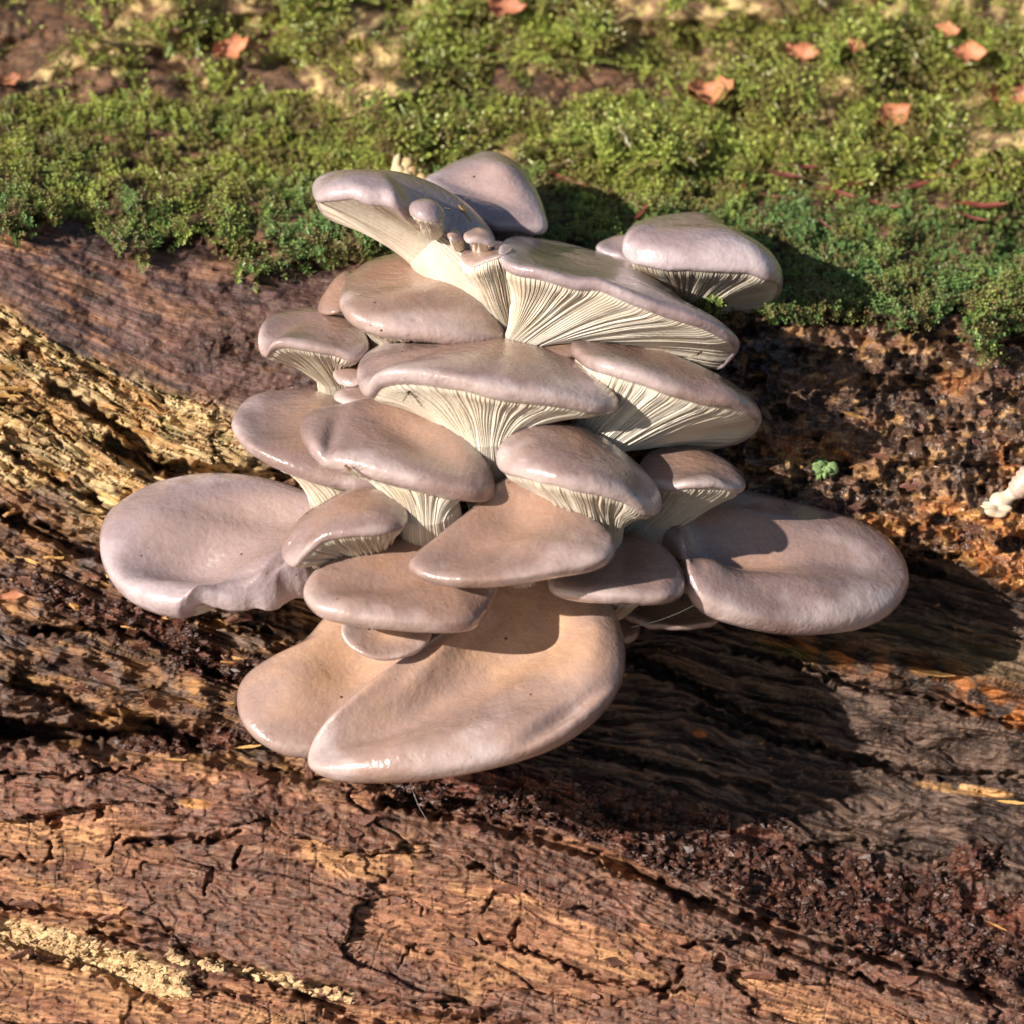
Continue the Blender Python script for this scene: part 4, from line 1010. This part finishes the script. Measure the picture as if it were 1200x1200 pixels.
def leaf_mesh(name, L, W, curl, r, mat):
    nu, nv_ = 9, 5; V = []
    for i in range(nu):
        u = i / (nu - 1); ww = W * math.sin(math.pi * min(1, u * .96 + .03)) ** .7
        for j in range(nv_):
            q = j / (nv_ - 1) * 2 - 1
            V.append(((u - .5) * L * 2, q * ww * r.uniform(.65, 1.2), curl * (q * q * W * r.uniform(.2, 1) + .6 * L * (u - .5) ** 2 * 2) + r.uniform(-.15, .15) * W))
    up = np.array(V); V2 = up - np.array((0, 0, .012))
    f = grid_faces(nu, nv_); f2 = f[:, ::-1] + len(up)
    edge = []
    ring = [j for j in range(nv_)] + [i * nv_ + nv_ - 1 for i in range(1, nu)] + [(nu - 1) * nv_ + j for j in range(nv_ - 2, -1, -1)] + [i * nv_ for i in range(nu - 2, 0, -1)]
    for a, b_ in zip(ring, ring[1:] + ring[:1]): edge.append((a, b_, b_ + len(up), a + len(up)))
    me = bpy.data.meshes.new(name); me.from_pydata(np.vstack([up, V2]).tolist(), [], f.tolist() + f2.tolist() + edge)
    me.polygons.foreach_set('use_smooth', np.ones(len(me.polygons), bool)); me.materials.append(mat)
    return me

def put(me, name, label, cat, group, px, py, d, spin, s, nrm=None, face=(0, .55, .83)):
    n_ = Vector(V3(*face)).normalized()
    tx = Vector(RIGHT) * math.cos(spin) - Vector(UP) * math.sin(spin)
    tx = (tx - n_ * tx.dot(n_)).normalized(); ty = n_.cross(tx)
    o = bpy.data.objects.new(name, me); COL.objects.link(o)
    Mx = Matrix((tx, ty, n_)).transposed().to_4x4(); Mx.translation = Vector(P(px, py, d))
    o.matrix_basis = Mx @ Matrix.Diagonal((s, s, s, 1))
    return tag(o, label, cat, group)

G1 = 'orange dead leaf scraps in the moss behind'
for i, (x, y, s, sp, lb) in enumerate([
        (272, 62, .9, -.5, 'orange brown leaf scrap in the blurred moss at upper left'), (594, 12, .9, .1, 'bright orange leaf scrap at the top edge of the picture'),
        (832, 112, 1.05, -.1, 'largest pale orange leaf scrap in the moss above the upper right cap'), (1046, 140, .95, -.6, 'orange leaf scrap standing tilted in moss, below two others'),
        (1110, 38, .6, .3, 'small orange leaf scrap near the top right'), (1136, 66, .8, .1, 'orange leaf scrap just below the small one near the top right'),
        (940, 66, .8, .4, 'faded orange leaf scrap in moss right of the top middle'), (1182, 118, 1.0, -.1, 'crumpled brown leaf scrap at the right edge in the moss'),
        (1003, 56, .45, .5, 'tiny brown orange leaf scrap in moss near two larger ones'), (12, 97, .55, -.4, 'orange leaf scrap at the left edge in the moss')]):
    me = leaf_mesh('leaf_scrap', .22, .17, .9, rr_, M_LEAFO)
    put(me, 'leaf_scrap', lb, 'dead leaf', G1, x, y, float(bank_depth(np.array(x * 1.), np.array(y * 1.))) + .42, sp, s * 1.25)

G2 = 'red brown needle leaves lying in the moss'
need = [(753, 247, -1.05, 1.0, 'red needle leaf standing upright left of the round-shouldered cap'), (968, 264, .9, .7, 'short needle leaf hanging in moss right of the round-shouldered cap'),
        (665, 211, .5, 1.2, 'pinkish needle leaf lying right of the topmost cap'), (920, 205, .25, 1.1, None), (944, 195, .1, 1.0, None), (1010, 215, -.2, 1.1, None), (985, 226, .5, 1.0, None),
        (1070, 218, -.35, 1.3, None), (1100, 206, .1, .9, None), (1150, 240, .05, 1.5, None), (1180, 196, -.25, 1.5, None), (905, 230, .3, .8, None), (1035, 240, .35, .9, None), (640, 262, 1.3, .7, None), (1120, 190, -.9, .8, None),
        (820, 165, 1.1, .8, None), (868, 222, -1.1, .6, None), (1140, 255, .4, .9, None)]
NM = [leaf_mesh('needle_leaf', .22, .028, .5, rr_, M_NEEDLE) for _ in range(4)]
places = ['at the left of the reddish litter above the moss cushions', 'uppermost in the reddish litter right of the round-shouldered cap', 'lying level in the middle of the reddish litter',
          'crossing another in the middle of the reddish litter', 'sloping up to the right in the reddish litter', 'short one near the top of the right litter', 'long one low in the litter near the right edge', 'long one by the right edge pointing up right',
          'short one just right of the round-shouldered cap top', 'lying alone below the middle of the litter', 'standing at the right foot of the topmost cap', 'steep one near the right edge above the litter', 'dark one in the blurred moss above the round-shouldered cap', 'small steep one above the round-shouldered cap', 'lowest one near the right edge']
k = 0
for i, (x, y, sp, s, lb) in enumerate(need):
    if lb is None: lb = 'red brown needle leaf ' + places[k]; k += 1
    d1 = float(log_fields(np.array([[x * 1.]]), np.array([[y * 1.]]))[0][0, 0])
    d2 = float(bank_depth(np.array(x * 1.), np.array(y * 1.)))
    put(NM[i % 4], 'needle_leaf', lb, 'dead leaf', G2, x, y, max(d1, d2) + .30, sp, s)
me = leaf_mesh('leaf_scrap', .17, .05, .4, rr_, M_LEAFO)
def dl(x, y): return float(log_fields(np.array([[x * 1.]]), np.array([[y * 1.]]))[0][0, 0])
put(me, 'leaf_scrap', 'orange leaf sliver stuck in the dark crumbs left of the lower caps', 'dead leaf', None, 212, 862, dl(212, 862) + .12, 1.0, .9, face=(0, .2, 1))
put(me, 'leaf_scrap', 'orange sliver lying on the log at the left edge', 'dead leaf', None, 20, 695, dl(20, 695) + .10, -.3, 1.3, face=(0, .2, 1))
me = leaf_mesh('wood_sliver', .28, .03, .2, rr_, M_FLAKEY)
for x, y, sp, s, lb in ((1092, 789, .12, 1.0, 'long tan sliver on the grey wood below the big right cap'), (1168, 1085, .45, .5, 'pale short sliver on crumbs near the lower right corner'),
                        (290, 875, -.1, .6, 'greenish pale sliver just left of the large tan cap'), (206, 890, 0.05, .5, 'yellow sliver on the crumbs at the left of the lower ridge'), (1185, 940, .1, .7, 'bright cream sliver at the right edge on grey wood')):
    put(me, 'wood_sliver', lb, 'wood sliver', 'loose slivers on the log', x, y, dl(x, y) + .08, sp, s, face=(0, .2, 1))

# bark crumb blob lower right
V, f_ = IV, IF_
def lump(name, label, cat, x, y, d, s, mat, sub=2, seed=0, amp=.3):
    import bmesh
    bm = bmesh.new(); bmesh.ops.create_icosphere(bm, subdivisions=sub + 1, radius=1)
    rl = np.random.default_rng(seed); K = rl.normal(0, 3.2, (14, 3)); ph = rl.uniform(0, 6.3, 14)
    c0 = P(x, y, d)
    for v in bm.verts:
        p = np.array(v.co); k_ = 1 + amp * np.sin(K @ p + ph).sum() / 3.5
        v.co = Vector(c0 + p * k_ * np.array(s))
    me = bpy.data.meshes.new(name); bm.to_mesh(me); bm.free(); me.materials.append(mat)
    me.polygons.foreach_set('use_smooth', np.ones(len(me.polygons), bool))
    o = bpy.data.objects.new(name, me); COL.objects.link(o)
    return tag(o, label, cat)
lump('bark_lump', 'small curled bark chip under the left tip of the huge bottom cap', 'bark lump', 364, 903, dl(364, 903) + .15, (.06, .05, .14), M_FLAKE, 2, 4)
for i, (x, y, s) in enumerate([(962, 546, .07), (968, 552, .08), (961, 556, .05)]):
    o = lump('lichen_tuft', ['upper left', 'largest', 'lower left'][i] + ' tuft of the pale green lichen spot on the dark wet bark', 'lichen', x, y, dl(x, y) + .10, (s, s, s), M_LICHEN, 2, 10 + i, .5)
    o['group'] = 'pale green lichen spot'

o = lump('broken_mushroom', 'white torn scrap of a little mushroom at the right edge of the log', 'mushroom', 1166, 597, dl(1166, 597) + .16, (.19, .12, .10), M_STEM, 3, 21, .35)
rt = thing('little_mushroom', 'pale tube-like little mushroom leaning at the right edge of the log', 'mushroom', P(1185, 585, dl(1185, 585)))
d0 = dl(1180, 582) + .15
V, f_ = skin_tube([P(1166 + 34 * t, 594 - 26 * t, d0 + .1 * t) for t in np.linspace(0, 1, 12)], [.11 + .03 * math.sin(t * 9) for t in np.linspace(0, 1, 12)], 16)
mesh_obj('stem', V, f_, M_STEM, rt, dict(groove=np.zeros(len(V))))
V, f_ = skin_tube([P(1186 + 30 * t, 580 - 30 * t, d0 + .12 + .1 * t) for t in np.linspace(0, 1, 12)], [.02, .10, .13, .12, .15, .13, .16, .15, .17, .14, .12, .02], 20)
mesh_obj('cap', V, f_, M_PALE, rt, dict(rad=np.full(len(V), .6), rv=V * 2))

# coral-like cream fungus behind the flared mushroom
cr = thing('coral_fungus', 'cream lumpy coral-like fungus behind the flared upper left mushroom', 'fungus', P(472, 225, -2.4))
for (x0, y0), (x1, y1), r0, r1 in (((470, 222), (466, 180), .10, .05), ((472, 220), (480, 185), .09, .06), ((474, 222), (488, 196), .10, .06), ((466, 224), (458, 205), .08, .06),
                                 ((484, 222), (500, 208), .11, .08), ((460, 222), (448, 212), .07, .06), ((476, 226), (473, 205), .14, .08)):
    path = [P(x0 + (x1 - x0) * t + 3 * math.sin(t * 7), y0 + (y1 - y0) * t, -2.0 - .1 * t) for t in np.linspace(0, 1, 8)]
    rd = [r0 + (r1 - r0) * t + .02 * math.sin(t * 13 + x1) for t in np.linspace(0, 1, 8)]; rd[-1] = .01
    V, f_ = skin_tube(path, rd, 8)
    mesh_obj('branch', V, f_, M_CORAL, cr)

# gnats
def gnat(x, y, d, spin, s, label, mat=M_FLY):
    root = thing('gnat', label, 'gnat', P(x, y, d), 'gnats resting on the mushrooms')
    c, s_ = math.cos(spin), math.sin(spin)
    def W(a, b_, z): return P(x, y, d + .06) + (V3(c, s_, 0) * a + V3(-s_, c, 0) * b_ + V3(0, 0, 1) * z) * s
    V, f_ = skin_tube([W(t, 0, .06 - .04 * abs(t)) for t in (-.22, -.16, -.08, 0, .04, .08, .12, .15, .19, .2)], [k_ * s for k_ in (.004, .022, .03, .028, .04, .045, .025, .035, .03, .003)], 8)
    mesh_obj('body', V, f_, mat, root)
    for q in (-1, 1):
        V = [W(.06, 0, .11), W(-.06, .05 * q, .12), W(-.22, .06 * q, .10), W(-.26, .02 * q, .1), W(-.12, -.01 * q, .115)]
        me = bpy.data.meshes.new('wing'); me.from_pydata([tuple(v) for v in V], [], [(0, 1, 2, 3, 4)]); me.materials.append(M_WING)
        o = bpy.data.objects.new('wing', me); COL.objects.link(o); o.parent = root; o.matrix_parent_inverse = Matrix.Translation(-root.location)
        for a in (-.12, .05, .22):
            V, f_ = skin_tube([W(.06, 0, .05), W(.06 + a * .6, .14 * q, .12), W(.06 + a * 1.2, .26 * q, -.03)], [.004 * s] * 3, 5)
            mesh_obj('leg', V, f_, mat, root)
    return root
gnat(545, 250, 1.0, 2.2, .6, 'golden long-legged gnat below the topmost cap', M_FLYG)
gnat(477, 463, 2.25, 1.0, .42, 'brown gnat under the left end of the broad centre cap')
gnat(815, 416, 1.5, .5, .42, 'dark gnat on the lower gills of the sloping top cap')
gnat(412, 552, 2.7, 2.4, .5, 'spindly gnat at the lower edge of the folded cap', M_FLYG)
gnat(366, 655, 1.9, 1.9, .45, 'tiny gnat in the nook right of the far left cap')
for a, b_, lb in (((740, 735, 1.3), (830, 700, 1.7), 'silk thread strung below the big right cap'), ((480, 915, 2.6), (500, 960, .9), 'pale thread hanging below the huge bottom cap')):
    V, f_ = skin_tube([P(a[0] + (b_[0] - a[0]) * t, a[1] + (b_[1] - a[1]) * t + 5 * math.sin(math.pi * t), a[2] + (b_[2] - a[2]) * t) for t in np.linspace(0, 1, 6)], [.006] * 6, 5)
    tag(mesh_obj('silk_thread', V, f_, M_SILK), lb, 'thread')
